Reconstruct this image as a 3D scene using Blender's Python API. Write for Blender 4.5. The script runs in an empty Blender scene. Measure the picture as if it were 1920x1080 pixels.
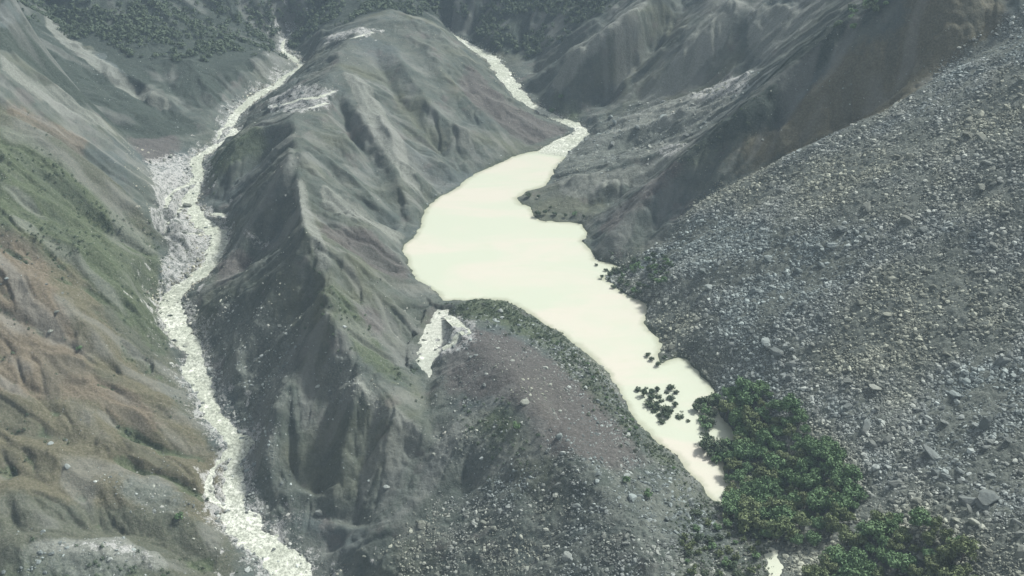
import bpy, math, random
import numpy as np
from mathutils import Vector

# ------------------------------------------------------------------ camera
CAMZ = 300.0; PITCH = math.radians(30.0); T = math.tan(math.radians(27.5))
sc = bpy.context.scene
cam_d = bpy.data.cameras.new("camera"); cam = bpy.data.objects.new("camera", cam_d)
sc.collection.objects.link(cam); sc.camera = cam
cam.location = (0, 0, CAMZ); cam.rotation_euler = (math.pi/2 - PITCH, 0, 0)
cam_d.sensor_fit = 'HORIZONTAL'; cam_d.angle = math.radians(55.0)
cam_d.clip_start = 1.0; cam_d.clip_end = 8000

# ------------------------------------------------------------------ light
SUN_ELEV = math.radians(46); SUN_AZ = math.radians(52)      # azimuth clockwise from +Y
w = bpy.data.worlds.new("World"); sc.world = w; w.use_nodes = True
nt = w.node_tree; bg = nt.nodes['Background']
sky = nt.nodes.new('ShaderNodeTexSky'); sky.sky_type = 'NISHITA'; sky.sun_disc = False
sky.sun_elevation = SUN_ELEV; sky.sun_rotation = SUN_AZ
sky.air_density = 1.0; sky.dust_density = 4.0; sky.ozone_density = 1.0; sky.altitude = 800
hs = nt.nodes.new('ShaderNodeHueSaturation'); hs.inputs['Saturation'].default_value = 0.22
nt.links.new(sky.outputs[0], hs.inputs['Color']); nt.links.new(hs.outputs[0], bg.inputs[0])
bg.inputs[1].default_value = 0.085
sl = bpy.data.lights.new("sun", 'SUN'); sl.energy = 3.0; sl.angle = math.radians(7); sl.color = (1.0, 0.985, 0.95)
so = bpy.data.objects.new("sun", sl); sc.collection.objects.link(so)
sd = Vector((math.sin(SUN_AZ)*math.cos(SUN_ELEV), math.cos(SUN_AZ)*math.cos(SUN_ELEV), math.sin(SUN_ELEV)))
so.rotation_euler = sd.to_track_quat('Z', 'Y').to_euler(); so.location = (300, 200, 900)
sc.view_settings.view_transform = 'Standard'; sc.view_settings.look = 'None'
sc.view_settings.exposure = 1.12; sc.view_settings.gamma = 1.0
sc.cycles.use_denoising = True
sc.cycles.max_bounces = 4; sc.cycles.diffuse_bounces = 2; sc.cycles.volume_bounces = 0
sc.cycles.transparent_max_bounces = 4

rng = np.random.default_rng(7); random.seed(7)
CP, SP = math.cos(PITCH), math.sin(PITCH)

# ------------------------------------------------------------------ geometry helpers
def ray(px, py):
    u = (px-960)/960*T; v = (540-py)/960*T
    return np.array([u, CP+SP*v, -SP+CP*v])
def at(px, py, z):                      # ground point of that height seen in this direction
    d = ray(px, py); t = (z-CAMZ)/d[2]
    return np.array([d[0]*t, d[1]*t, z])

X0, X1, Y0, Y1 = -620.0, 620.0, 120.0, 1400.0
def dense(line, step):
    out = []
    for a, b in zip(line[:-1], line[1:]):
        a = np.asarray(a, float); b = np.asarray(b, float)
        n = max(1, int(np.linalg.norm((b-a)[:2])/step))
        for k in range(n): out.append(a+(b-a)*k/n)
    out.append(np.asarray(line[-1], float)); return np.array(out)
def smooth_line(pts, n=8):              # Catmull-Rom through rows of any width
    p = np.array(pts, float); p = np.vstack([2*p[0]-p[1], p, 2*p[-1]-p[-2]]); out = []
    for i in range(1, len(p)-2):
        for k in range(n):
            t = k/n
            out.append(0.5*((2*p[i])+(-p[i-1]+p[i+1])*t+(2*p[i-1]-5*p[i]+4*p[i+1]-p[i+2])*t*t+(-p[i-1]+3*p[i]-3*p[i+1]+p[i+2])*t**3))
    out.append(p[-2]); return np.array(out)

# value noise on any coordinates
def vnoise(x, y, seed=0):
    xi = np.floor(x).astype(np.int64); yi = np.floor(y).astype(np.int64)
    fx = x-xi; fy = y-yi
    fx = fx*fx*(3-2*fx); fy = fy*fy*(3-2*fy)
    def h(a, b):
        n = (a*374761393 + b*668265263 + seed*974711) & 0xffffffff
        n = ((n ^ (n >> 13))*1274126177) & 0xffffffff
        n = (n ^ (n >> 16)) & 0xffff
        return n.astype(np.float32)/65535.0
    return ((h(xi, yi)*(1-fx)+h(xi+1, yi)*fx)*(1-fy)+(h(xi, yi+1)*(1-fx)+h(xi+1, yi+1)*fx)*fy).astype(np.float32)
def fbm(x, y, octv=4, seed=0, gain=0.5):
    s = 0; a = 1; tot = 0
    for o in range(octv):
        c, n_ = math.cos(0.7*o+.3), math.sin(0.7*o+.3)
        s = s + a*(vnoise((x*c-y*n_)*2**o, (x*n_+y*c)*2**o, seed+o*17)*2-1); tot += a; a *= gain
    return s/tot

# ------------------------------------------------------------------ the lake outline and streams, read at their own heights
LAKE_PX = [(1083,257),(1075,275),(1060,293),(1040,320),(1023,350),(990,358),(967,372),(978,384),(996,388),(1002,408),(1023,415),(1067,417),(1093,420),(1102,437),
 (1093,452),(1107,470),(1117,487),(1140,493),(1160,500),(1150,515),(1128,522),(1150,532),(1160,545),(1180,556),(1200,563),(1213,570),(1213,590),(1208,607),
 (1227,627),(1240,645),(1236,665),(1240,680),(1273,670),(1290,673),(1307,693),(1330,720),(1342,733),(1338,752),(1350,775),(1367,797),(1377,823),
 (1407,837),(1376,850),(1360,862),(1356,880),(1360,900),(1397,897),(1413,917),(1384,938),(1357,950),(1335,940),(1300,897),(1273,862),(1233,828),
 (1190,790),(1167,747),(1153,720),(1143,704),(1117,677),(1090,653),(1053,627),(1020,607),(980,580),(947,563),(907,560),(870,564),(832,563),(820,550),
 (777,523),(765,497),(763,483),(753,470),(757,460),(777,443),(790,420),(800,390),(820,370),(853,355),(887,327),(933,307),(960,293),(1007,283),
 (1033,270),(1065,254)]
lake = np.array([at(x, y, 0)[:2] for x, y in LAKE_PX])
LEFT_PX = [(548,60,1.0,24),(535,73,1.2,20),(530,86,3,19.5),(533,98,5,19),(548,109,6,18.5),(565,124,5,18),(537,142,6,17),(517,160,8,16),(490,176,10,15),(467,193,10,14),(443,213,11,12.6),
 (430,238,8,11),(439,247,8,10.6),(415,268,8,9.4),(388,285,9,8.4),(367,300,9,7.5),(373,323,12,6),(365,350,12,4.5),(353,380,13,1.5),(370,403,14,0),(388,424,15,-1.6),(408,443,14,-3),(405,473,14,-5.2),
 (383,507,15,-8),(345,535,16,-10.5),(318,560,17,-12.8),(323,588,20,-15.4),(333,613,22,-17.8),(352,640,19,-20.2),(364,663,13,-22),(362,687,17,-24.4),(377,713,22,-26.6),
 (388,740,15,-29),(401,780,15,-32),(430,810,16,-34.2),(449,833,22,-36),(441,863,17,-38),(436,893,17,-40),(439,927,19,-42),(446,967,24,-44.6),(478,1007,28,-47),
 (512,1040,30,-49),(535,1068,30,-51),(575,1100,30,-53),(640,1150,30,-56),(740,1230,30,-60),(860,1330,32,-66)]
IN_PX = [(838,52,2,24),(852,67,3,21),(877,83,6,19),(917,107,8,16.5),(934,127,9,14.5),(948,150,11,12),(963,168,11,10),(980,183,9,8.3),(993,195,6,7),(1013,207,8,5.8),(1040,220,7,4.6),
 (1068,231,8,3.4),(1092,242,7,2.4),(1085,256,10,1.4),(1068,268,15,.7),(1050,282,18,.25),(1035,298,18,0.0)]
SEEP_PX = [(834,566,7,.1),(826,590,14,-1.3),(818,620,22,-2.8),(806,650,24,-4.6),(798,675,16,-6),(804,696,6,-8.2),(805,708,1.5,-9.2)]
def stream(rows):
    o = []
    for px, py, hw, z in rows:
        p = at(px, py, z); r = p[1]/ (CP+SP*(540-py)/960*T)
        o.append((p[0], p[1], z, hw/960*T*r))
    return smooth_line(o, 5)
left_s = stream([(a,b,c*1.1,d) for a,b,c,d in LEFT_PX]); in_s = stream([(a,b,c*1.55,d) for a,b,c,d in IN_PX]); seep_s = stream(SEEP_PX)

# ------------------------------------------------------------------ ridge, foot and valley lines (pixel, pixel, height)
L = []
def line(*pts): L.append([at(*p) for p in pts])
def wline(*pts): L.append([np.array(p, float) for p in pts])
# central ridge: crest
line((720,36,66),(700,48,62),(655,70,60),(640,110,57),(622,150,54),(590,188,51),(545,215,50),(520,232,49))
line((545,215,50),(560,270,49),(552,330,48),(560,390,46),(578,440,43),(592,490,38),(606,545,31),(620,600,21),(642,650,13),(690,715,4),(745,775,-4),(792,812,-9))
# its far shoulders
line((720,36,66),(780,34,66),(822,58,56),(838,82,42),(848,96,30))
line((700,48,62),(740,10,60))
# spurs on its dark left face
line((520,232,49),(478,238,42),(445,268,32),(410,320,18),(378,372,5))
line((560,330,48),(520,352,39),(470,395,22),(425,450,8))
line((578,440,43),(520,500,26),(470,560,8),(430,620,-6))
line((606,545,31),(560,640,8),(520,760,-12),(500,860,-26))
line((642,650,13),(625,740,-6),(600,850,-26),(590,960,-40))
# gullies between them
line((500,292,30),(455,345,16),(418,392,4))
line((540,430,27),(490,470,13),(440,520,-3))
line((590,560,20),(520,640,-1),(470,720,-19))
line((610,650,6),(570,740,-14),(530,860,-32),(520,960,-42))
# right flank ribs and gullies down to the lake
line((622,150,54),(680,230,42),(735,320,25),(780,390,8),(790,415,1))
line((590,188,51),(650,270,36),(700,350,18),(760,440,3))
line((625,190,45),(662,262,27),(710,350,12),(752,425,2))
line((728,180,38),(780,270,19),(820,345,5))
line((552,330,48),(620,390,34),(690,460,16),(752,505,3))
line((700,48,62),(770,130,46),(820,210,30),(870,290,8),(895,318,1))
line((655,70,60),(720,170,43),(800,270,20),(858,330,5))
line((822,58,56),(870,140,38),(930,200,22),(985,245,8))
line((592,490,38),(650,560,22),(720,660,4),(780,745,-9))
line((805,708,-9.5),(800,730,-10.3),(795,770,-12))
line((820,548,.8),(812,580,1.5),(790,620,-1),(778,660,-4),(785,700,-7))
# dam mound
line((832,568,1.2),(870,562,3.5),(910,560,5),(950,570,6),(1000,600,6),(1060,640,6.5),(1120,690,7),(1160,755,7),(1220,835,6),(1290,905,5),(1340,962,4))
line((860,600,6),(900,640,9),(960,700,12),(1030,790,14),(1100,880,15),(1180,980,14),(1230,1090,12),(1300,1250,12))
line((835,690,-3),(850,760,-4),(890,840,-6),(950,920,-7),(1010,1010,-6),(1060,1100,-6),(1100,1250,-6))
line((792,812,-12),(850,880,-16),(900,900,-17))
line((900,900,-17),(800,985,-27),(720,1040,-36),(640,1090,-46))
line((780,840,-17),(740,900,-27),(690,960,-37),(640,1020,-46),(590,1062,-51))
line((900,1100,-24),(780,1180,-40),(700,1250,-55))
# left hillside
line((0,-60,150),(0,60,118),(0,160,98),(0,300,75),(0,450,50),(0,560,33),(0,700,13),(0,890,-7),(0,1078,-24),(0,1250,-36))
line((0,95,110),(50,140,92),(100,178,78),(170,232,56),(235,285,34),(285,335,16),(330,352,7))
line((0,200,92),(70,250,76),(140,320,54),(210,400,31),(270,450,14),(310,480,3))
line((0,330,70),(80,370,56),(160,440,38),(230,520,18),(290,590,-1),(318,640,-12))
line((0,480,45),(80,520,34),(160,610,14),(240,700,-7),(330,770,-24),(390,830,-32))
line((0,620,24),(100,690,7),(200,800,-13),(330,900,-32),(420,960,-42))
line((0,780,4),(120,850,-10),(260,920,-26),(400,1000,-42),(450,1040,-47))
line((0,935,-8),(90,960,-17),(150,1005,-29),(260,1010,-34),(350,1055,-42),(420,1100,-50))
line((0,1010,-14),(100,1018,-20),(200,1022,-24),(260,1050,-29),(330,1090,-36))
# far left slopes
line((300,335,13),(262,300,16),(240,258,20),(210,235,28),(120,170,45),(40,110,62),(0,85,72))
line((90,20,64),(140,80,52),(190,125,42),(240,160,35),(300,200,26),(360,240,16),(400,262,11))
line((0,-20,90),(60,0,78),(90,20,64))
line((250,118,42),(340,118,40),(350,180,28),(400,225,18))
line((430,130,34),(490,110,32),(520,104,24),(545,98,20))
line((350,0,60),(440,40,42),(500,80,27),(528,74,21))
line((620,70,48),(600,60,40),(575,95,26))
# spur between the scree and the upper basin
line((1120,470,1.5),(1150,440,11),(1200,375,28),(1250,320,43),(1320,262,62),(1400,200,85),(1480,130,106),(1560,58,127),(1640,0,146),(1720,-60,166),(1820,-130,190))
line((1128,492,1),(1180,478,5),(1235,462,11))
line((1100,440,1.2),(1105,425,3),(1180,350,19),(1240,300,32),(1310,262,48),(1390,190,68),(1440,130,86))
line((1015,360,1),(1040,345,5),(1100,335,12),(1180,308,21),(1260,280,32))
line((1040,318,1),(1062,300,5),(1120,290,10),(1200,268,19),(1300,215,36),(1420,140,60))
line((1085,262,3),(1150,225,13),(1230,190,26),(1330,165,42),(1430,128,62))
# scree: a broad fan
xs = np.linspace(88, 500, 12)
for yy, off in ((560,0),(500,-3),(440,-9),(380,-20),(320,-28),(260,-34),(200,-40)):
    base = {560:88,500:72,440:90,380:112,320:118,260:120,200:122}[yy]
    wline(*[(x, yy+8*math.sin(x*.03), max(2.0, .585*(x-base)+ (18 if yy==560 else (3 if yy<400 else 4)))) for x in np.arange(base+14, 560, 20)])
wline((84,568,8),(102,574,24),(130,576,41),(174,577,67),(228,578,97),(294,580,133),(380,600,180),(520,610,250))
# upper right ribs
line((1100,215,8),(1040,180,14),(1030,160,20),(1075,120,44),(1140,65,68),(1200,15,84),(1240,-30,98))
line((1120,200,10),(1180,135,34),(1250,60,62),(1290,5,80))
line((1140,200,13),(1230,150,38),(1290,60,72),(1330,0,94),(1360,-40,106))
line((1200,192,20),(1290,150,42),(1370,60,78),(1420,0,98))
line((1300,165,36),(1400,110,62),(1480,40,92),(1530,-10,112))
line((1000,70,30),(1010,110,20),(1000,140,13))
line((880,60,24),(940,60,34),(1000,0,56))
# valley continues beyond the frame, hills round it
wline((-60,1040,62),(0,1060,70),(80,1010,74),(150,960,100),(260,940,140))
wline((-600,1380,330),(-200,1380,280),(200,1380,280),(600,1380,380))
wline((-560,1150,250),(-200,1160,150),(100,1170,160),(360,1100,230),(600,1100,330))
wline((-600,150,60),(-600,700,250),(-600,1350,360))
wline((600,150,260),(600,700,330),(600,1350,400))
wline((-600,130,10),(-300,130,-40),(-100,130,-68),(0,130,-30),(110,130,-10),(140,130,8),(600,130,250))

def raster(lines, N):
    nx, ny = N; cx = (X1-X0)/(nx-1); cy = (Y1-Y0)/(ny-1)
    val = np.zeros((ny, nx)); cnt = np.zeros((ny, nx))
    for l in lines:
        d = dense(l, cx*.6)
        i = np.round((d[:,0]-X0)/cx).astype(int); j = np.round((d[:,1]-Y0)/cy).astype(int)
        ok = (i >= 0) & (i < nx) & (j >= 0) & (j < ny)
        np.add.at(val, (j[ok], i[ok]), d[ok,2]); np.add.at(cnt, (j[ok], i[ok]), 1)
    m = cnt > 0; val[m] /= cnt[m]; return val, m

def inside(poly, X, Y):
    r = np.zeros(X.shape, bool); n = len(poly)
    for i in range(n):
        x1, y1 = poly[i]; x2, y2 = poly[(i+1) % n]
        if y1 == y2: continue
        c = ((y1 > Y) != (y2 > Y)) & (X < (x2-x1)*(Y-y1)/(y2-y1)+x1)
        r ^= c
    return r
def dist_poly(poly, X, Y):
    d = np.full(X.shape, 1e9); n = len(poly)
    for i in range(n):
        a = poly[i]; b = poly[(i+1) % n]; e = b-a; L2 = max(1e-9, e@e)
        t = np.clip(((X-a[0])*e[0]+(Y-a[1])*e[1])/L2, 0, 1)
        d = np.minimum(d, (X-a[0]-t*e[0])**2+(Y-a[1]-t*e[1])**2)
    return np.sqrt(d)
def up(a, shape):
    ny, nx = a.shape; NY, NX = shape
    y = np.linspace(0, ny-1, NY); x = np.linspace(0, nx-1, NX)
    j = np.minimum(y.astype(int), ny-2); i = np.minimum(x.astype(int), nx-2)
    fy = (y-j)[:,None]; fx = (x-i)[None,:]
    return (a[j][:,i]*(1-fx)+a[j][:,i+1]*fx)*(1-fy)+(a[j+1][:,i]*(1-fx)+a[j+1][:,i+1]*fx)*fy

lines = [list(map(np.array, l)) for l in L]
for s in (left_s, in_s, seep_s): lines.append([np.array(r[:3]) for r in s])
lake3 = [np.array([p[0], p[1], 0.0]) for p in lake]; lines.append(lake3+[lake3[0]])
h = None
for step, it in ((20,400),(10,300),(5,250),(2.5,160)):
    nx = int((X1-X0)/step)+1; ny = int((Y1-Y0)/step)+1
    val, m = raster(lines, (nx, ny))
    gx, gy = np.meshgrid(np.linspace(X0,X1,nx), np.linspace(Y0,Y1,ny))
    lk = inside(lake, gx, gy) & ~m; val[lk] = -2.0; m |= lk
    h = np.full((ny, nx), 40.0) if h is None else up(h, (ny, nx))
    for _ in range(it):
        h[m] = val[m]
        p = np.pad(h, 1, mode='edge')
        h = .25*(p[:-2,1:-1]+p[2:,1:-1]+p[1:-1,:-2]+p[1:-1,2:])
    h[m] = .5*h[m]+.5*val[m]
def blur(a, n=1):
    for _ in range(n):
        p = np.pad(a, 1, mode='edge'); a = (p[:-2,1:-1]+2*a+p[2:,1:-1])/4
        p = np.pad(a, 1, mode='edge'); a = (p[1:-1,:-2]+2*a+p[1:-1,2:])/4
    return a
h = blur(h, 3)
NX = int(X1-X0)+1; NY = int(Y1-Y0)+1                     # 1 m grid
GX, GY = np.meshgrid(np.linspace(X0,X1,NX), np.linspace(Y0,Y1,NY))
H = blur(up(h, (NY, NX)), 2).astype(np.float64)

def samp(A, x, y):
    fx = np.clip(np.asarray(x)-X0, 0, NX-1.001); fy = np.clip(np.asarray(y)-Y0, 0, NY-1.001)
    i = fx.astype(int); j = fy.astype(int); fx = fx-i; fy = fy-j
    return (A[j,i]*(1-fx)+A[j,i+1]*fx)*(1-fy)+(A[j+1,i]*(1-fx)+A[j+1,i+1]*fx)*fy
def hit(px, py):                         # where that line of sight meets the land
    d = ray(px, py); t = np.arange(200, 1700, 1.0)
    z = CAMZ+d[2]*t; g = samp(H, d[0]*t, d[1]*t)
    k = np.argmax(z < g); k = max(k, 1); 
    a = (z-g)[k-1]; b = (z-g)[k]; tt = t[k-1]+a/(a-b+1e-9)
    return np.array([d[0]*tt, d[1]*tt, CAMZ+d[2]*tt])

def proj(x, y, z):
    dz = z-CAMZ; dep = y*CP-dz*SP; upc = y*SP+dz*CP
    return 960+960*x/dep/T, 540-960*upc/dep/T
# ------------------------------------------------------------------ land cover patches
def patch(polys, soft=6, step=4):
    m = np.zeros(GX.shape)
    for poly in polys:
        m = np.maximum(m, inside(np.array([hit(*p)[:2] for p in poly]), GX, GY).astype(float))
    s = m[::step, ::step]
    s = blur(s, soft); return up(s, m.shape)
scree = patch([[(1130,492),(1200,480),(1250,455),(1300,380),(1480,290),(1600,230),(1700,185),(1800,105),(1900,30),(1990,-10),(2100,300),(2100,1300),(1500,1300),(1420,1090),(1400,960),(1415,900),(1380,800),(1300,680),(1240,660),(1215,590),(1160,545)]], 2)
dam_rock = patch([[(640,1100),(700,1040),(820,960),(900,890),(1000,850),(1120,860),(1240,860),(1330,960),(1400,1100),(1400,1400),(640,1400)],[(1040,620),(1130,700),(1180,790),(1300,930),(1250,920),(1120,760),(1020,650)]], 3)
rubble = patch([[(1085,262),(1150,215),(1240,190),(1330,160),(1440,128),(1300,262),(1150,325),(1040,350),(1030,320)],[(780,800),(900,780),(1000,850),(900,890),(820,880)],[(430,560),(560,600),(560,760),(480,820),(420,700),(390,600)],[(640,640),(720,740),(700,790),(610,770),(600,680)],
 [(20,1020),(200,1018),(300,1060),(330,1100),(0,1100)],[(200,880),(300,880),(380,960),(330,980),(220,940)],[(420,700),(520,700),(530,900),(480,960),(450,850)]], 4)
pale = patch([[(270,300),(330,285),(362,300),(372,330),(350,380),(370,420),(385,440),(385,490),(330,520),(300,500),(310,440),(285,410),(290,360)],[(500,190),(560,165),(620,175),(615,200),(560,215),(505,212)],
 [(605,85),(640,62),(700,55),(690,72),(640,76)],[(825,575),(862,600),(885,630),(850,655),(812,650),(795,680),(782,660),(810,600)],[(1290,165),(1420,132),(1400,165),(1290,200)],[(1210,290),(1305,262),(1250,300)],[(395,395),(430,395),(420,418),(398,420)],
 [(90,1018),(230,1020),(300,1060),(290,1068),(210,1034),(95,1026)],[(450,425),(515,415),(500,432),(455,438)],[(836,586),(885,605),(900,632),(872,658),(840,650)],[(836,586),(885,605),(900,632),(872,658),(830,660)],[(1225,275),(1310,262),(1250,300)]], 2, 2)
brown = patch([[(-200,380),(60,430),(160,500),(230,640),(330,760),(420,860),(450,1000),(300,960),(100,930),(-200,930)],[(1590,20),(1900,20),(1880,80),(1800,110),(1760,60),(1700,40)],[(1290,345),(1450,215),(1600,80),(1850,70),(1700,185),(1470,292)]], 6)
tan = patch([[(-200,400),(40,440),(90,500),(130,600),(170,660),(120,700),(-200,640)],[(180,740),(260,750),(280,780),(200,790)],[(0,180),(60,210),(140,245),(200,278),(150,280),(40,235)],[(-100,680),(60,640),(160,690),(280,760),(340,830),(260,800),(120,740),(0,740)]], 4)
green = patch([[(-200,200),(60,260),(200,380),(300,430),(300,560),(330,640),(250,620),(150,520),(-100,400)],[(600,500),(650,540),(720,640),(780,730),(780,760),(700,700),(640,640),(610,560)],[(830,575),(940,562),(1060,640),(1160,760),(1330,940),(1290,930),(1100,740),(1000,640),(900,600),(850,600)],
 [(860,760),(980,760),(1010,860),(930,880),(860,830)],[(380,300),(440,262),(520,240),(440,310),(385,360)],[(1040,180),(1090,190),(1100,235),(1060,225),(1000,190)],[(0,1040),(250,1040),(330,1100),(-100,1200)],[(1130,495),(1230,460),(1260,490),(1200,550)],[(1260,320),(1500,130),(1480,180),(1380,260),(1280,340)]], 5)
mauve = patch([[(820,690),(870,620),(940,620),(1080,690),(1150,780),(1220,870),(1180,900),(1030,850),(960,760),(840,740)],[(400,500),(470,430),(480,470),(410,560)],[(1110,430),(1200,360),(1300,270),(1310,290),(1220,380),(1140,450)],[(200,450),(290,470),(300,560),(240,540)],[(600,400),(700,450),(780,520),(760,540),(660,480),(590,440)],[(870,110),(930,170),(1000,220),(1080,245),(1000,270),(900,220),(860,160)],[(230,240),(340,250),(330,300),(260,300)],[(640,560),(700,560),(740,620),(700,640)]], 4)
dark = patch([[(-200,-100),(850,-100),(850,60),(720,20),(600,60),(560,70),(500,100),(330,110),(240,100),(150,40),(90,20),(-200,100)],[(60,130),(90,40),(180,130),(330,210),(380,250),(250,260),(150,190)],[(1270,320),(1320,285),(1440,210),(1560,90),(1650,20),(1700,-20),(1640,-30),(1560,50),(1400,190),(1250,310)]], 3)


# ------------------------------------------------------------------ single ribs (+) and gullies (-) one can make out
def stroke(pts, amp, wd):
    q = smooth_line([hit(*p)[:2] for p in pts], 4)
    i0, i1 = np.clip([int(q[:,0].min()-4*wd-X0), int(q[:,0].max()+4*wd-X0)+1], 0, NX)
    j0, j1 = np.clip([int(q[:,1].min()-4*wd-Y0), int(q[:,1].max()+4*wd-Y0)+1], 0, NY)
    x = GX[j0:j1,i0:i1]+3*fbm(GX[j0:j1,i0:i1]/14, GY[j0:j1,i0:i1]/14, 2, 61); y = GY[j0:j1,i0:i1]+3*fbm(GX[j0:j1,i0:i1]/14, GY[j0:j1,i0:i1]/14, 2, 62)
    best = np.full(x.shape, 1e9); tt = np.zeros(x.shape); n = len(q)-1
    for k in range(n):
        a, b = q[k], q[k+1]; e = b-a; L2 = max(1e-9, e@e)
        t = np.clip(((x-a[0])*e[0]+(y-a[1])*e[1])/L2, 0, 1); dd = (x-a[0]-t*e[0])**2+(y-a[1]-t*e[1])**2
        m = dd < best; best[m] = dd[m]; tt[m] = ((k+t)/n)[m]
    d = np.sqrt(best); H[j0:j1,i0:i1] += amp*np.exp(-np.sqrt((d/wd)**2+.04))*np.clip(np.minimum(tt, 1-tt)*6+.25, 0, 1)
for pts, amp, wd in (
 # left hillside
 ([(110,490),(147,527),(187,557),(233,590),(267,623),(300,645),(328,660)], -6, 6), ([(130,470),(190,520),(240,560),(290,600)], 3.5, 6),
 ([(150,490),(200,510),(250,545),(280,570)], -5, 9), ([(185,590),(213,622),(240,655),(275,692),(320,700)], -6, 8), ([(170,610),(205,650),(250,700),(300,740)], 4, 7),
 ([(-20,572),(40,598),(110,623),(150,640)], -4, 4), ([(147,655),(200,680),(253,713),(290,745)], -4, 4), ([(227,788),(277,817),(320,840),(367,853),(400,860)], -4.5, 4),
 ([(220,843),(267,878),(310,893),(363,923),(395,935)], -5, 4), ([(0,790),(60,815),(110,810),(130,840)], -5, 7), ([(0,860),(50,880),(100,915),(190,945)], -6, 8), ([(0,820),(80,850),(170,910),(260,950)], 4, 7),
 ([(-20,960),(40,985),(85,1008),(180,1005),(260,1005)], -6, 7), ([(250,1000),(320,1030),(400,1062)], -5, 9), ([(0,925),(120,940),(220,965),(330,985),(420,1020)], 4, 8),
 ([(20,690),(70,740),(110,790)], -4, 8), ([(60,660),(130,720),(200,790),(260,860)], 3.5, 8), ([(0,1015),(97,1018),(200,1020),(267,1040),(333,1070)], 4, 5),
 ([(0,108),(80,157),(133,197),(167,227),(213,253),(253,287)], 5, 7), ([(0,187),(67,217),(120,247),(173,293),(210,330)], -7, 8), ([(0,250),(87,283),(160,320),(230,375)], 5, 7),
 ([(30,300),(110,350),(190,400),(260,440)], -5, 7), ([(0,345),(90,380),(170,420),(250,470)], 4, 7), ([(40,140),(90,182),(150,215)], -4, 5), ([(60,380),(120,415),(180,450),(240,500)], -4.5, 7),
 ([(70,440),(130,470),(190,500)], 3, 6), ([(30,520),(90,560),(150,610),(210,650)], 3, 8),
 # far left
 ([(80,43),(133,88),(187,122),(233,145),(287,175),(340,205)], 6, 9), ([(150,125),(200,165),(240,205),(270,235)], -6, 9), ([(187,140),(233,160),(290,195),(333,225)], -5, 7), ([(217,193),(240,212),(262,232)], 4, 6),
 ([(290,120),(350,118),(370,150),(400,190)], 4, 7), ([(300,130),(330,170),(370,215)], -5, 8), ([(420,165),(470,120),(515,103)], 5, 8), ([(20,60),(70,110),(130,170)], -6, 12),
 # ridge, right flank
 ([(640,133),(690,187),(727,260),(773,327),(800,370)], 7.8, 8), ([(640,193),(680,240),(713,300),(740,350)], -9.3, 9), ([(730,83),(773,157),(827,227),(905,270)], 6.2, 8), ([(800,240),(827,277),(853,313),(880,325)], -7.8, 9),
 ([(700,100),(740,170),(790,240),(840,290)], -6.2, 9), ([(610,210),(650,270),(700,340),(740,390)], 6.2, 8), ([(600,280),(660,350),(707,393),(750,422)], -9.3, 8), ([(560,300),(620,370),(680,430),(730,470)], 6.2, 7),
 ([(580,370),(640,430),(700,480),(750,510)], -7.8, 8), ([(600,430),(660,500),(720,560),(790,600)], 6.2, 8), ([(620,500),(680,570),(740,640),(780,690)], -5.4, 8), ([(850,110),(900,180),(960,230)], -6.2, 8),
 ([(760,60),(820,130),(880,200),(950,255)], 6.2, 9),
 # ridge, left face
 ([(520,250),(480,290),(430,340),(400,380)], -7.8, 8), ([(560,300),(525,335),(480,375)], 7.8, 7), ([(540,380),(480,440),(430,500)], -7.8, 9), ([(585,430),(540,480),(490,540),(440,590)], 6.2, 8),
 ([(600,500),(560,550),(520,600),(480,650)], -7.8, 8), ([(610,560),(583,600),(560,640),(530,700)], -9.3, 7), ([(630,600),(590,670),(560,740),(540,800)], 6.2, 8), ([(500,630),(480,655),(455,675)], -7.8, 7),
 ([(640,680),(620,760),(600,850),(580,930)], -9.3, 10), ([(680,730),(660,800),(640,880),(620,960)], 7.8, 10), ([(700,760),(690,850),(670,930),(650,1000)], -7.8, 10), ([(540,760),(520,840),(520,920),(540,1000)], 6.2, 9),
 ([(760,820),(700,900),(660,980),(640,1030)], 6.2, 11), ([(500,700),(480,780),(480,860),(500,950)], -6.2, 8),
 # dam flank
 ([(1000,930),(940,1000),(880,1060)], 3, 8), ([(960,880),(900,940),(820,1000)], -3.5, 8), ([(1080,900),(1030,980),(990,1060)], -4, 9), ([(1040,720),(1045,800),(1030,860)], -2.2, 6),
 # right
 ([(1290,270),(1200,308),(1120,335),(1060,350)], 6.0, 7), ([(1290,300),(1210,335),(1140,365),(1080,385)], -6.0, 8), ([(1260,235),(1200,262),(1130,290)], -6.0, 8), ([(1420,140),(1330,195),(1250,230),(1150,262)], 6.0, 9),
 ([(1310,290),(1230,360),(1170,420),(1130,470)], 6.0, 6), ([(1250,300),(1190,350),(1130,400)], -6.0, 7), ([(1030,172),(1075,122),(1140,67),(1200,16)], 9.0, 8), ([(1090,185),(1150,120),(1215,60),(1250,0)], -10.5, 10),
 ([(1200,190),(1280,120),(1340,50),(1380,0)], 7.5, 10), ([(1150,185),(1230,110),(1290,40)], 7.5, 9), ([(1240,180),(1330,110),(1400,40)], -7.5, 10), ([(1050,130),(1110,70),(1160,10)], -7.5, 9), ([(1330,160),(1420,80),(1480,10)], 7.5, 10),
 ([(1450,230),(1520,150),(1600,80)], -6.0, 9), ([(1500,260),(1580,170),(1660,90)], 6.0, 10), ([(1600,220),(1680,130),(1740,50)], -6.0, 10), ([(1350,300),(1430,235),(1500,170)], -6.0, 8),
): stroke(pts, amp, wd)

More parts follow.
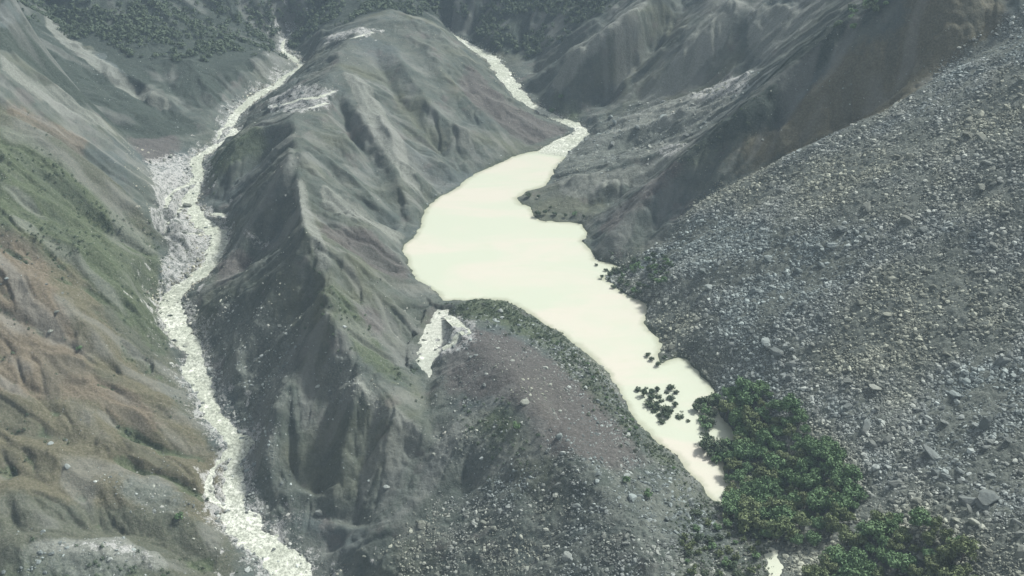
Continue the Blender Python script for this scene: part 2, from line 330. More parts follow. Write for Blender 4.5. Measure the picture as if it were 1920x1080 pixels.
farz = np.clip((GY-955+35*fbm(GX/50, GY/50, 3, 301))/70, 0, 1)*np.clip((330-GX)/120, 0, 1)
dark = np.maximum(dark, farz)
wood = patch([[(-300,-150),(850,-150),(850,60),(720,20),(600,60),(570,70),(500,100),(430,100),(330,105),(240,100),(150,40),(90,20),(-300,20)],[(860,60),(1000,110),(1080,60),(1200,-20),(860,-100)]], 6)
wood = np.clip(np.maximum(wood, farz)+.9*fbm(GX/24, GY/24, 3, 303), 0, 1)*np.clip(wood*4+farz*4, 0, 1)
GPX, GPY = proj(GX, GY, H); wob = 26*fbm(GX/26, GY/26, 4, 321, .65)
wl = np.interp(GPX, [-500,90,150,240,330,500,570,600,720,745,835,850,1000,1090,1200,1230], [60,35,60,98,108,104,72,50,15,-200,-200,60,108,60,-20,-300])
wood = np.maximum(wood, blur(((GY > 780) & (GPY < wl+wob) & (GPY > -400)).astype(float), 3))
dlne = np.interp(GPX, [-500,0,60,150,250,330,400,430,520,560], [60,85,130,190,252,240,212,150,100,60])
glne = np.interp(GPX, [80,130,190,240,300,360], [25,80,125,158,190,215])
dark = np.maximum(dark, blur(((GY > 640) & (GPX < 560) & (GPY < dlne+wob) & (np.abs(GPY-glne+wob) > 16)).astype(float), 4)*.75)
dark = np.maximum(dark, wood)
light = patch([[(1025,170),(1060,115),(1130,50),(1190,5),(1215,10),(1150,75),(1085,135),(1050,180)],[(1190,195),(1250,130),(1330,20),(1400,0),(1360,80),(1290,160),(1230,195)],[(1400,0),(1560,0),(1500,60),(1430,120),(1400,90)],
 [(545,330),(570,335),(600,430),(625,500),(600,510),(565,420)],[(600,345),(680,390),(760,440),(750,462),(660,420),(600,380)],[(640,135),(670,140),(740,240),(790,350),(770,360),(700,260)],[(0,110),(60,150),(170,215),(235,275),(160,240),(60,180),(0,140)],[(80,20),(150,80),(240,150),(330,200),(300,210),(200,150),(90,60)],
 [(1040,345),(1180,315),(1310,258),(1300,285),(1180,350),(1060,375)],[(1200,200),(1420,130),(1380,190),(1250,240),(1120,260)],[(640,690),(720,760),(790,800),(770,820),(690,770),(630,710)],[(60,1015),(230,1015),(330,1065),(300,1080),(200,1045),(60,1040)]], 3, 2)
# ------------------------------------------------------------------ ribs, gullies: noise combed down the slope
def grad(A):
    gy, gx = np.gradient(A); return gx, gy
Hs = blur(H[::2, ::2], 5); sgx, sgy = grad(Hs); sl_ = np.sqrt(sgx**2+sgy**2)+1e-6
ux, uy = sgx/sl_, sgy/sl_
SL = sl_/2                                             # slope at 2 m
def lic(cell, length, seed, st=1.0):
    gx2, gy2 = np.meshgrid(np.arange(Hs.shape[1]), np.arange(Hs.shape[0]))
    N = (vnoise(gx2*2/cell, gy2*2/cell, seed)*2-1)
    acc = N.copy(); n = 1
    for sgn in (1, -1):
        x = gx2.astype(float); y = gy2.astype(float)
        for _ in range(int(length/2/st/2)):
            i = np.clip(x.astype(int), 0, Hs.shape[1]-1); j = np.clip(y.astype(int), 0, Hs.shape[0]-1)
            x = x+sgn*st*ux[j,i]; y = y+sgn*st*uy[j,i]
            i = np.clip(np.rint(x).astype(int), 0, Hs.shape[1]-1); j = np.clip(np.rint(y).astype(int), 0, Hs.shape[0]-1)
            acc += N[j,i]; n += 1
    a = acc/n; a = blur(a, 1); return a/(a.std()+1e-6)
l1 = lic(22, 90, 3); l2 = lic(9, 60, 11); l3 = lic(5, 34, 23)
ampl = np.clip((SL-.12)/.5, 0, 1)
def full(a): return up(a, (NY, NX))
L1, L2_, L3, AM = full(l1), full(l2), full(l3), full(ampl)
hard = 1-np.clip(scree+dam_rock*.9, 0, 1)
damp = 1-.75*np.clip(patch([[(820,560),(1000,580),(1180,760),(1340,960),(1100,1000),(850,800)]], 3), 0, 1)
H = H+AM*hard*damp*(-3.4*np.abs(L1)+1.5*(.8-np.abs(L2_))-2.6*np.exp(-np.abs(L2_+.35)/.22)+1.0*L2_-1.4*np.exp(-np.abs(L3-.2)/.25)+.7*(.8-np.abs(L3))+2.6)
H = H+AM*(1-hard)*(1.6*L1*.6+.5*L2_)
H += (2.2*fbm(GX/45, GY/45, 3, 5)+.9*fbm(GX/11, GY/11, 3, 9))*np.clip(AM*1.5+.3, 0, 1)
rid2 = 1-np.abs(fbm(GX/34, GY/34, 3, 18, .55))*2.6; H += AM*hard*damp*1.3*rid2
rid = 1-np.abs(fbm(GX/13, GY/13, 4, 15, .6))*2.6; H += AM*hard*damp*1.0*rid*np.clip(fbm(GX/60, GY/60, 2, 16)+.7, .15, 1.2)
H += rubble*(1.3*fbm(GX/7, GY/7, 3, 31)+.5)+pale*.5*fbm(GX/5, GY/5, 3, 33)

hol = blur(H[::2, ::2], 14)-H[::2, ::2]; hol = full(hol); hol = np.clip(hol/2.2, 0, 1)*np.clip(.6+1.4*fbm(GX/20, GY/20, 3, 311), 0, 1)
leftside = patch([[(-300,150),(0,190),(150,290),(290,420),(300,600),(380,760),(440,1000),(440,1100),(-300,1200)]], 6)
green = np.maximum(green*.9, hol*leftside*.95)
# ------------------------------------------------------------------ carve water in
def carve(s, A, bank=.22, depth=.7, reach=16):
    d = np.full(A.shape, 1e9); zz = np.zeros(A.shape); ww = np.ones(A.shape)
    for a, b in zip(s[:-1], s[1:]):
        lo = np.minimum(a[:2], b[:2])-reach-6; hi = np.maximum(a[:2], b[:2])+reach+6
        i0, i1 = np.clip([int(lo[0]-X0), int(hi[0]-X0)+2], 0, NX); j0, j1 = np.clip([int(lo[1]-Y0), int(hi[1]-Y0)+2], 0, NY)
        if i1 <= i0 or j1 <= j0: continue
        x = GX[j0:j1,i0:i1]; y = GY[j0:j1,i0:i1]; e = (b-a)[:2]; L2 = max(1e-9, e@e)
        t = np.clip(((x-a[0])*e[0]+(y-a[1])*e[1])/L2, 0, 1)
        dd = np.hypot(x-a[0]-t*e[0], y-a[1]-t*e[1]); q = dd < d[j0:j1,i0:i1]
        d[j0:j1,i0:i1][q] = dd[q]; zz[j0:j1,i0:i1][q] = (a[2]+t*(b[2]-a[2]))[q]; ww[j0:j1,i0:i1][q] = (a[3]+t*(b[3]-a[3]))[q]
    ww = ww*(1+.55*fbm(GX/7, GY/7, 3, 77))+1.0*fbm(GX/3, GY/3, 2, 78)
    k = d < ww
    nz = fbm(GX/3.0, GY/3.0, 2, 79)
    A = np.where(k, zz-depth*(1-(d/np.maximum(ww,.1))**2)+.75*nz-.06, A)
    o = (~k) & (d < ww+reach); f = np.clip((d-ww)/reach, 0, 1)
    tgt = zz+bank*(d-ww)+.25+.5*np.maximum(nz, -.3)
    A = np.where(o, tgt*(1-f)+np.maximum(A, zz+.4)*f, A)
    return A, d, ww
H, dL, wL = carve(left_s, H, .16, .9, 13)
def stream_on(rows):                     # a side channel laid on the land as it is
    o = []
    for px, py, hw in rows:
        p = hit(px, py); o.append((p[0], p[1], p[2]-.25, hw/960*T*(p[1]*CP-(p[2]-CAMZ)*SP)))
    o = np.array(o); o[:,2] = np.minimum.accumulate(o[:,2]) if o[0,2] > o[-1,2] else o[:,2]
    return smooth_line(o, 5)
braids = []
for rows in ([(352,378,5),(325,388,6),(303,402,7),(300,420,6),(325,430,7),(355,432,6),(392,438,6)], [(360,345,4),(335,352,6),(318,368,6),(310,388,5)], [(438,846,5),(408,868,6),(395,890,6),(392,918,7),(405,940,7),(432,952,5)],
             [(628,170,4),(598,182,8),(570,184,10),(545,192,8),(512,200,6)], [(612,192,4),(585,200,5),(550,205,4)], [(838,592,5),(858,606,10),(878,626,9)], [(862,622,6),(848,644,7),(830,655,5)], [(398,400,7),(425,404,6)], [(430,238,4),(414,243,4),(408,262,4)], [(700,60,2),(665,70,4),(640,74,4),(615,82,2)]):
    b_ = stream_on(rows); H, dB, wB = carve(b_, H, .12, .5, 3); braids.append((b_, dB-wB))
dBr = np.minimum.reduce([b[1] for b in braids])
H, dI, wI = carve(in_s, H, .10, .8, 9)
H, dS, wS = carve(seep_s, H, .12, .5, 5)
bb = (GX > lake[:,0].min()-20) & (GX < lake[:,0].max()+20) & (GY > lake[:,1].min()-20) & (GY < lake[:,1].max()+20)
jj, ii = np.where(bb); sl0 = (slice(jj.min(), jj.max()+1), slice(ii.min(), ii.max()+1))
dl = dist_poly(lake, GX[sl0], GY[sl0]); ins = inside(lake, GX[sl0], GY[sl0])
sdf = np.where(ins, -dl, dl)+2.2*fbm(GX[sl0]/6, GY[sl0]/6, 4, 55, .65)
river_zone = (dI < wI+2)[sl0] & (GY[sl0] > 760) 
Hl = H[sl0]
Hl = np.where(sdf < 0, np.minimum(-.12+.30*sdf, -.12), np.where(~river_zone & (sdf < 9), np.maximum(np.minimum(Hl, .2+1.2*sdf+np.maximum(sdf-4, 0)*3), .05+.22*np.minimum(sdf, 7)), Hl))
H[sl0] = Hl
LS = np.full(H.shape, 99.0); LS[sl0] = sdf
POND_PX = [(1436,1034),(1444,1028),(1458,1030),(1464,1046),(1468,1064),(1460,1092),(1444,1092),(1449,1066),(1440,1048)]
pond = np.array([hit(*p)[:2] for p in POND_PX]); pc = pond.mean(0); pz = float(samp(H, pond[:,0], pond[:,1]).min())-.2
dp = dist_poly(pond, GX, GY); dp = np.where(inside(pond, GX, GY), -dp, dp)+.5*fbm(GX/3, GY/3, 2, 56)
H = np.where(dp < 0, pz-.15+.3*np.maximum(dp,-2), np.where(dp < 6, H*(dp/6)+(pz+.06+.15*dp)*(1-dp/6), H))

# ------------------------------------------------------------------ materials
def mat(name, rough=.9):
    m = bpy.data.materials.new(name); m.use_nodes = True
    b = m.node_tree.nodes['Principled BSDF']; b.inputs['Roughness'].default_value = rough
    return m, m.node_tree, b
class NB:
    def __init__(s, nt): s.nt = nt
    def n(s, t, **k):
        o = s.nt.nodes.new(t)
        for a, v in k.items(): setattr(o, a, v)
        return o
    def link(s, a, b): s.nt.links.new(a, b)
    def noise(s, scale, detail=4, rough=.6, vec=None, dist=0):
        o = s.n('ShaderNodeTexNoise'); o.inputs['Scale'].default_value = scale; o.inputs['Detail'].default_value = detail
        o.inputs['Roughness'].default_value = rough; o.inputs['Distortion'].default_value = dist
        s.link(vec or s.pos(), o.inputs['Vector']); return o.outputs[0]
    def pos(s):
        if not hasattr(s, '_p'): s._p = s.n('ShaderNodeNewGeometry')
        return s._p.outputs['Position']
    def attr(s, name):
        o = s.n('ShaderNodeAttribute'); o.attribute_name = name; return o
    def math(s, op, a, b=None, c=None, clamp=False):
        o = s.n('ShaderNodeMath', operation=op, use_clamp=clamp)
        for i, v in enumerate((a, b, c)):
            if v is None: continue
            if isinstance(v, (int, float)): o.inputs[i].default_value = v
            else: s.link(v, o.inputs[i])
        return o.outputs[0]
    def mix(s, f, a, b, mode='MIX'):
        o = s.n('ShaderNodeMix', data_type='RGBA', blend_type=mode)
        for i, v in ((0, f), (6, a), (7, b)):
            if isinstance(v, (int, float)): o.inputs[i].default_value = v
            elif isinstance(v, tuple): o.inputs[i].default_value = (*v, 1)
            else: s.link(v, o.inputs[i])
        return o.outputs[2]
    def ramp(s, f, a, b):
        o = s.n('ShaderNodeMapRange'); o.inputs[1].default_value = a; o.inputs[2].default_value = b
        o.interpolation_type = 'SMOOTHSTEP'; s.link(f, o.inputs[0]); return o.outputs[0]

def ground_material():
    m, nt, b = mat('mountain_soil', .95); B = NB(nt)
    A4 = B.attr('cover_d'); s4 = B.n('ShaderNodeSeparateColor'); B.link(A4.outputs['Color'], s4.inputs[0]); lgt, hrd, lft = s4.outputs
    A1 = B.attr('cover_a'); A2 = B.attr('cover_b'); A3 = B.attr('cover_c')
    s1 = B.n('ShaderNodeSeparateColor'); B.link(A1.outputs['Color'], s1.inputs[0])
    s2 = B.n('ShaderNodeSeparateColor'); B.link(A2.outputs['Color'], s2.inputs[0])
    s3 = B.n('ShaderNodeSeparateColor'); B.link(A3.outputs['Color'], s3.inputs[0])
    brn, grn, mau = s1.outputs; scr, pal, tn = s2.outputs; strk, drk, wet = s3.outputs
    n_big = B.noise(.018, 5, .6); n_mid = B.noise(.09, 6, .65); n_fine = B.noise(.9, 5, .7); n_grit = B.noise(3.0, 3, .7)
    col = B.mix(B.ramp(n_mid, .35, .7), (.066,.082,.072), (.122,.134,.118))
    col = B.mix(B.math('MULTIPLY', B.ramp(n_big, .45, .7), .45), col, (.10,.112,.10))
    n_h1 = B.noise(.013, 3, .6, dist=.6); n_h2 = B.noise(.05, 4, .6)
    col = B.mix(B.math('MULTIPLY', B.ramp(n_h1, .5, .68), .6), col, (.118,.124,.082))
    col = B.mix(B.math('MULTIPLY', B.ramp(n_h1, .48, .34), .5), col, (.082,.104,.112))
    col = B.mix(B.math('MULTIPLY', B.ramp(n_h2, .56, .70), .5), col, (.135,.118,.116))
    def layer(col, mask, c1, c2, amt=1.0, lo=.35, hi=.75):
        f = B.math('ADD', mask, B.math('MULTIPLY', B.math('SUBTRACT', n_mid, .5), 1.1))
        f = B.math('MULTIPLY', B.ramp(f, lo, hi), amt)
        return B.mix(f, col, B.mix(B.ramp(n_fine, .3, .7), c1, c2))
    col = layer(col, lft, (.062,.070,.046), (.118,.118,.084), .8)
    col = layer(col, mau, (.074,.068,.065), (.118,.108,.104), .85)
    col = layer(col, brn, (.086,.082,.050), (.145,.130,.088), .85)
    col = layer(col, tn, (.135,.108,.080), (.185,.15,.115), .65)
    col = layer(col, grn, (.045,.066,.034), (.098,.120,.068), .8)
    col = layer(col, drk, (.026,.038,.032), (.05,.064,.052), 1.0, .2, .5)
    col = layer(col, scr, (.088,.101,.090), (.165,.18,.162), .9)
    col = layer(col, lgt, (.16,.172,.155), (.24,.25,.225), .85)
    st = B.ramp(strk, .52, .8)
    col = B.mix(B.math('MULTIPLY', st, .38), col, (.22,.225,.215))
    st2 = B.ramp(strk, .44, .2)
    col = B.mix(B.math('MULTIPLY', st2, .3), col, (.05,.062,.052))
    n_p = B.noise(.28, 5, .7)
    n_v = B.noise(.33, 6, .72)
    v = B.math('ADD', .52, B.math('MULTIPLY', B.math('ADD', B.math('MULTIPLY', n_v, .55), B.math('MULTIPLY', n_fine, .45)), .96))
    cv = B.n('ShaderNodeCombineColor'); 
    for k_ in range(3): B.link(v, cv.inputs[k_])
    col = B.mix(1.0, col, cv.outputs[0], 'MULTIPLY')
    col = B.mix(1.0, col, (.87,.885,.85), 'MULTIPLY')
    f = B.math('ADD', B.math('MULTIPLY', pal, .8), B.math('ADD', B.math('MULTIPLY', B.math('SUBTRACT', n_fine, .5), 1.6), B.math('MULTIPLY', B.math('SUBTRACT', n_p, .5), 2.2)))
    f = B.math('MULTIPLY', B.ramp(f, .45, .95), B.math('MULTIPLY', B.ramp(pal, .05, .4), .85))
    col = B.mix(f, col, B.mix(B.ramp(n_grit, .35, .65), (.22,.22,.215), (.52,.53,.50)))
    col = B.mix(B.math('MULTIPLY', B.math('SUBTRACT', n_fine, .5, clamp=False), 1.0), col, (.2,.2,.19))
    col = B.mix(B.math('MULTIPLY', B.ramp(wet, .35, .9), .65), col, (.06,.072,.045))
    g = B.math('MULTIPLY', B.ramp(n_grit, .62, .74), .35)
    col = B.mix(g, col, (.28,.29,.28))
    g = B.math('MULTIPLY', B.ramp(n_grit, .40, .28), .45)
    col = B.mix(g, col, (.03,.034,.03))
    B.link(col, b.inputs['Base Color'])
    bp = B.n('ShaderNodeBump'); bp.inputs['Strength'].default_value = .6; bp.inputs['Distance'].default_value = 1.3
    hsum = B.math('ADD', B.math('MULTIPLY', B.noise(.35, 5, .7), 1.2), B.math('ADD', B.math('MULTIPLY', n_fine, .7), B.math('MULTIPLY', n_grit, .3))); B.link(hsum, bp.inputs['Height'])
    B.link(bp.outputs[0], b.inputs['Normal']); b.inputs['Specular IOR Level'].default_value = .15
    return m
M_ground = ground_material()

def water_material(name, c1, c2, foam=None, rough=.25):
    m, nt, b = mat(name, rough); B = NB(nt)
    mp = B.n('ShaderNodeMapping'); mp.inputs['Scale'].default_value = (.6, 1.6, 1); B.link(B.pos(), mp.inputs[0])
    n1 = B.noise(.02, 4, .55, mp.outputs[0], .8)
    col = B.mix(B.ramp(n1, .4, .65), c1, c2)
    sa = B.attr('shallow'); ss = B.n('ShaderNodeSeparateColor'); B.link(sa.outputs['Color'], ss.inputs[0])
    if not foam:
        n5 = B.noise(.06, 5, .65, mp.outputs[0], 1.5); col = B.mix(B.math('MULTIPLY', B.ramp(n5, .5, .75), .5), col, (.42,.44,.335))
        f5 = B.math('ADD', ss.outputs[0], B.math('MULTIPLY', B.math('SUBTRACT', B.noise(.25, 4, .6), .5), .6)); col = B.mix(B.math('MULTIPLY', B.ramp(f5, .35, 1.05), .8), col, (.27,.285,.20))
    if foam:
        n2 = B.noise(.55, 6, .8); n3 = B.noise(1.1, 4, .75); n4 = B.noise(.22, 4, .7)
        col = B.mix(B.ramp(n2, .42, .60), foam, col)
        col = B.mix(B.ramp(n4, .56, .70), col, (.72,.74,.64))
        col = B.mix(B.math('MULTIPLY', B.ramp(n3, .42, .30), .9), col, (.13,.15,.11))
        bp = B.n('ShaderNodeBump'); bp.inputs['Strength'].default_value = .7; bp.inputs['Distance'].default_value = .8; B.link(n2, bp.inputs['Height'])
    else:
        n2 = B.noise(.35, 4, .6); bp = B.n('ShaderNodeBump'); bp.inputs['Strength'].default_value = .08; bp.inputs['Distance'].default_value = .3; B.link(n2, bp.inputs['Height'])
    B.link(bp.outputs[0], b.inputs['Normal']); B.link(col, b.inputs['Base Color']); b.inputs['IOR'].default_value = 1.33
    return m
M_lake = water_material('silty_lake_water', (.425,.455,.36), (.475,.455,.38), rough=.35)
M_river = water_material('silty_river_water', (.47,.50,.41), (.66,.68,.60), foam=(.25,.27,.215), rough=.4)
M_seep = water_material('pale_silt_water', (.42,.45,.38), (.54,.55,.48), foam=(.34,.36,.30), rough=.4)

def mesh_obj(name, v, f, mat_, smooth=False, parent=None):
    me = bpy.data.meshes.new(name); v = np.asarray(v, np.float32); f = np.asarray(f, np.int32)
    me.vertices.add(len(v)); me.vertices.foreach_set('co', v.ravel())
    me.loops.add(f.size); me.loops.foreach_set('vertex_index', f.ravel())
    me.polygons.add(len(f)); k = f.shape[1]
    me.polygons.foreach_set('loop_start', np.arange(0, f.size, k, dtype=np.int32))
    me.polygons.foreach_set('loop_total', np.full(len(f), k, np.int32))
    me.polygons.foreach_set('use_smooth', np.full(len(f), smooth, bool))
    me.update(calc_edges=True)
    if mat_: me.materials.append(mat_)
    o = bpy.data.objects.new(name, me); sc.collection.objects.link(o)
    if parent: o.parent = parent
    return o
def grid_faces(ny, nx):
    a = np.arange(ny*nx).reshape(ny, nx)
    return np.stack([a[:-1,:-1], a[:-1,1:], a[1:,1:], a[1:,:-1]], -1).reshape(-1, 4)
def color_attr(o, name, rgb):
    a = o.data.attributes.new(name, 'FLOAT_COLOR', 'POINT'); c = np.ones((len(rgb), 4), np.float32); c[:,:3] = rgb
    a.data.foreach_set('color', c.ravel())

# ------------------------------------------------------------------ the land
NA, NR = 1250, 1250
az = np.radians(np.linspace(-42, 42, NA)); rr = np.exp(np.linspace(math.log(215), math.log(1420), NR))
R_, A_ = np.meshgrid(rr, az, indexing='ij'); PX = R_*np.sin(A_); PY = R_*np.cos(A_)
PX = np.clip(PX, X0+1, X1-1); PY = np.clip(PY, Y0+1, Y1-1)
PZ = samp(H, PX, PY)
SCR = samp(np.clip(scree+dam_rock, 0, 1), PX, PY); RUB = samp(np.clip(rubble+pale*.6, 0, 1), PX, PY)
fine = (vnoise(PX/2.4, PY/2.4, 91)-.5)*1.5+(vnoise(PX/1.1, PY/1.1, 92)-.5)*.8
soft = fbm(PX/3.1, PY/3.1, 3, 97)
wetm = np.minimum(np.minimum(np.minimum(samp(dL-wL, PX, PY), samp(dBr, PX, PY)), samp(dI-wI, PX, PY)), np.minimum(samp(dS-wS, PX, PY), samp(LS, PX, PY)))
dry = np.clip(wetm/2.5, 0, 1)
HRD = samp(hard*AM, PX, PY); crag = 1-np.abs(fbm(PX/4.2, PY/4.2, 4, 98, .6))*2.4
PZ = PZ+dry*(fine*(SCR*.75+RUB*.45)+soft*(.28+.2*HRD)+crag*.3*HRD)
land = mesh_obj('ground', np.stack([PX, PY, PZ], -1).reshape(-1, 3), grid_faces(NR, NA), M_ground, True)
land['kind'] = 'structure'
sm = lambda A: samp(A, PX, PY).ravel()
bn = fbm(GX/9, GY/9, 3, 141)
bankg = np.clip(1-dBr/(5+9*bn), 0, 1)*(dBr < 40)+np.clip(1-(dL-wL)/(11+20*bn), 0, 1)*1.0*(dL < 60)+np.clip(1-(dI-wI)/(6+10*bn), 0, 1)*.6*(dI < 60)+np.clip(1-LS/2.5, 0, 1)*.0
color_attr(land, 'cover_a', np.stack([sm(brown), sm(green), sm(mauve)], -1))
color_attr(land, 'cover_b', np.stack([sm(np.clip(scree+dam_rock*.5+rubble*.8,0,1)), sm(np.clip(pale+bankg, 0, 1)), sm(tan)], -1))
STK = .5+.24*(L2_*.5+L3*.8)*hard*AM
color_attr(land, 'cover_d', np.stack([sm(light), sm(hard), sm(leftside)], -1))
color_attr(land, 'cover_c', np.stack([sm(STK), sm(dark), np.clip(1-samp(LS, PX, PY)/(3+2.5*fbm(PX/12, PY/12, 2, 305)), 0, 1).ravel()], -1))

# ------------------------------------------------------------------ water
lx0, lx1, ly0, ly1 = lake[:,0].min()-4, lake[:,0].max()+4, lake[:,1].min()-4, lake[:,1].max()+4
gx = np.arange(lx0, lx1, 1.5); gy = np.arange(ly0, ly1, 1.5); wx, wy = np.meshgrid(gx, gy)
near = (dist_poly(lake, wx, wy) < 6) | inside(lake, wx, wy)
fc = grid_faces(len(gy), len(gx)); fc = fc[near.ravel()[fc].all(1)]
used = np.unique(fc); rem = np.zeros(wx.size, int); rem[used] = np.arange(len(used))
o = mesh_obj('lake_water', np.stack([wx.ravel(), wy.ravel(), np.zeros(wx.size)], -1)[used], rem[fc], M_lake, True); sh_ = np.clip(1+samp(LS, wx, wy)/7, 0, 1).ravel()[used]; color_attr(o, 'shallow', np.stack([sh_]*3, -1)); o['kind'] = 'structure'
o = mesh_obj('pond_water', [(pc[0]+a, pc[1]+b, pz) for b in np.arange(-11, 12, 2)*.9 for a in np.arange(-9, 10, 2)*.6], grid_faces(12, 10), M_lake, True); o['kind'] = 'structure'
def ribbon(name, s, m, extra=1.6):
    p = s[:, :2]; t = np.gradient(p, axis=0); t /= np.linalg.norm(t, axis=1)[:,None]+1e-9
    nrm = np.stack([-t[:,1], t[:,0]], -1); K = 9; v = []
    for k in range(K):
        f = (k/(K-1)*2-1); q = p+nrm*(s[:,3:4]*1.15+extra)*f; v.append(np.c_[q, s[:,2]])
    v = np.stack(v, 1); v[:,:,2] += .22*fbm(v[:,:,0]/2.5, v[:,:,1]/2.5, 2, 41)*(1-1*(v[:,:,2] < .3)*(v[:,:,2] > -.3))
    o = mesh_obj(name, v.reshape(-1, 3), grid_faces(len(s), K), m, True); o['kind'] = 'structure'; return o
ribbon('river_water', smooth_line(left_s, 3), M_river)
ribbon('inflow_river_water', smooth_line(in_s, 3)[:-6], M_river, 1.0)
ribbon('stream_water', smooth_line(seep_s, 3), M_seep, .8)
for b_, _d in braids: ribbon('side_channel_water', smooth_line(b_, 3), M_river, .5)

# ------------------------------------------------------------------ rocks
ico = []
ph = (1+5**.5)/2
for a in (-1, 1):
    for b in (-ph, ph): ico += [(0,a,b),(a,b,0),(b,0,a)]
ico = np.array(ico, float); ico /= np.linalg.norm(ico[0])
def hull_faces(v):
    f = []; n = len(v); e = min(np.linalg.norm(v[0]-v[k]) for k in range(1, n))*1.05
    for i in range(n):
        for j in range(i+1, n):
            for k in range(j+1, n):
                if all(np.linalg.norm(v[p]-v[q]) < e for p, q in ((i,j),(j,k),(i,k))):
                    f.append((i,j,k) if np.dot(np.cross(v[j]-v[i], v[k]-v[i]), v[i]) > 0 else (i,k,j))
    return np.array(f)
icf = hull_faces(ico)
def rock_material(name, c1, c2):
    m, nt, b = mat(name, .9); B = NB(nt); at_ = B.attr('tone')
    s_ = B.n('ShaderNodeSeparateColor'); B.link(at_.outputs['Color'], s_.inputs[0])
    oi = B.n('ShaderNodeObjectInfo'); n = B.noise(1.6, 4, .65)
    f = B.math('ADD', B.math('MULTIPLY', s_.outputs[0], .8), B.math('MULTIPLY', n, .16))
    h1 = B.noise(.012, 3, .6); col = B.mix(f, c1, c2)
    col = B.mix(B.math('MULTIPLY', B.ramp(h1, .46, .62), .55), col, B.mix(1.0, col, (1.06,1.0,.76), 'MULTIPLY'))
    col = B.mix(B.math('MULTIPLY', B.ramp(h1, .52, .38), .6), col, B.mix(1.0, col, (.84,.95,1.0), 'MULTIPLY'))
    B.link(col, b.inputs['Base Color'])
    bp = B.n('ShaderNodeBump'); bp.inputs['Strength'].default_value = .5; bp.inputs['Distance'].default_value = .3; B.link(n, bp.inputs['Height']); B.link(bp.outputs[0], b.inputs['Normal'])
    b.inputs['Specular IOR Level'].default_value = .25
    return m
M_rock = rock_material('grey_rock', (.058,.067,.062), (.37,.40,.37))
M_rrock = rock_material('river_rock', (.08,.085,.075), (.50,.51,.46))
def field(x, y, A): return samp(A, x, y)
def scatter(name, n, weight, rlo, rhi, power, m, region, zfun=None, sink=.25, tone=(.0,1.0)):
    x = rng.uniform(region[0], region[1], n*6); y = rng.uniform(region[2], region[3], n*6)
    k = (rng.uniform(0, 1, n*6) < weight(x, y)) & (samp(dp, x, y) > .8); x = x[k][:n]; y = y[k][:n]; n = len(x)
    if n == 0: return None
    r = rlo*(1-rng.uniform(0, 1, n)*(1-(rlo/rhi)**power))**(-1/power)
    z = samp(H, x, y) if zfun is None else zfun(x, y)
    V = ico[None]*rng.uniform(.68, 1.2, (n, 12, 1))*np.stack([r*rng.uniform(.8,1.5,n), r*rng.uniform(.7,1.1,n), r*rng.uniform(.5,.9,n)], -1)[:,None]
    a = rng.uniform(0, 2*math.pi, n); t1 = rng.normal(0, .35, n); c, s_ = np.cos(a)[:,None], np.sin(a)[:,None]; ct, st = np.cos(t1)[:,None], np.sin(t1)[:,None]
    X_, Y_, Z_ = V[...,0], V[...,1]*ct-V[...,2]*st, V[...,1]*st+V[...,2]*ct
    V = np.stack([X_*c-Y_*s_+x[:,None], X_*s_+Y_*c+y[:,None], Z_+(z-sink*r+.15*r)[:,None]], -1).reshape(-1, 3)
    F = (icf[None]+(np.arange(n)*12)[:,None,None]).reshape(-1, 3)
    o = mesh_obj(name, V, F, m); tn_ = np.repeat(tone[0]+(tone[1]-tone[0])*rng.uniform(0, 1, n)**1.9, 12)
    color_attr(o, 'tone', np.stack([tn_]*3, -1)); return o
clump = lambda x, y, s, sd: np.clip(fbm(x/s, y/s, 3, sd)*1.6+.55, .12, 1)
VIS = lambda x, y: (np.abs(np.arctan2(x, y)) < math.radians(39))
o = scatter('scree_rubble', 140000, lambda x, y: VIS(x,y)*np.clip(samp(scree, x, y)*1.2-.1, 0, 1)*clump(x,y,16,101)*(samp(LS,x,y) > .5), .32, 1.9, 2.6, M_rock, (40, 420, 200, 600), tone=(.05,1.15))
o['kind'] = 'stuff'; o['label'] = 'grey angular rubble covering the scree slope'
dammask = patch([[(835,575),(940,565),(1060,640),(1160,760),(1330,940),(1400,1100),(1400,1350),(640,1350),(640,1090),(780,1000),(880,900),(800,800),(860,680)]], 3)
o = scatter('dam_rubble', 24000, lambda x, y: VIS(x,y)*np.clip(samp(dam_rock, x, y)*.9+.22*samp(dammask, x, y), 0, 1)*clump(x,y,10,103)*(samp(LS,x,y) > .5), .3, 1.5, 2.8, M_rock, (-150, 160, 220, 520))
o['kind'] = 'stuff'
o = scatter('terrace_rubble', 16000, lambda x, y: VIS(x,y)*np.clip(samp(rubble, x, y)+.35*samp(pale, x, y), 0, 1)*clump(x,y,14,105), .35, 1.8, 2.6, M_rock, (-330, 260, 260, 900), tone=(.1,1.1))
o['kind'] = 'stuff'
o = scatter('slope_stones', 14000, lambda x, y: VIS(x,y)*(clump(x,y,22,107)**2), .25, 1.0, 3, M_rock, (-400, 300, 220, 950)); o['kind'] = 'stuff'
o = scatter('river_stones', 30000, lambda x, y: np.clip(1.0-np.maximum(samp(dL-wL, x, y), 0)/9, 0, 1)**2*np.where(samp(dL-wL,x,y) < 0, .45, 1)*(samp(dL, x, y) < 40), .32, 1.9, 2.2, M_rrock, (-260, 20, 250, 950)); o['kind'] = 'stuff'
o = scatter('inflow_stones', 4000, lambda x, y: np.clip(1.0-np.maximum(samp(dI-wI, x, y), 0)/7, 0, 1)**2*np.where(samp(dI-wI,x,y) < 0, .3, 1)*(samp(dI, x, y) < 40), .4, 1.5, 2.6, M_rrock, (-60, 160, 700, 1000)); o['kind'] = 'stuff'


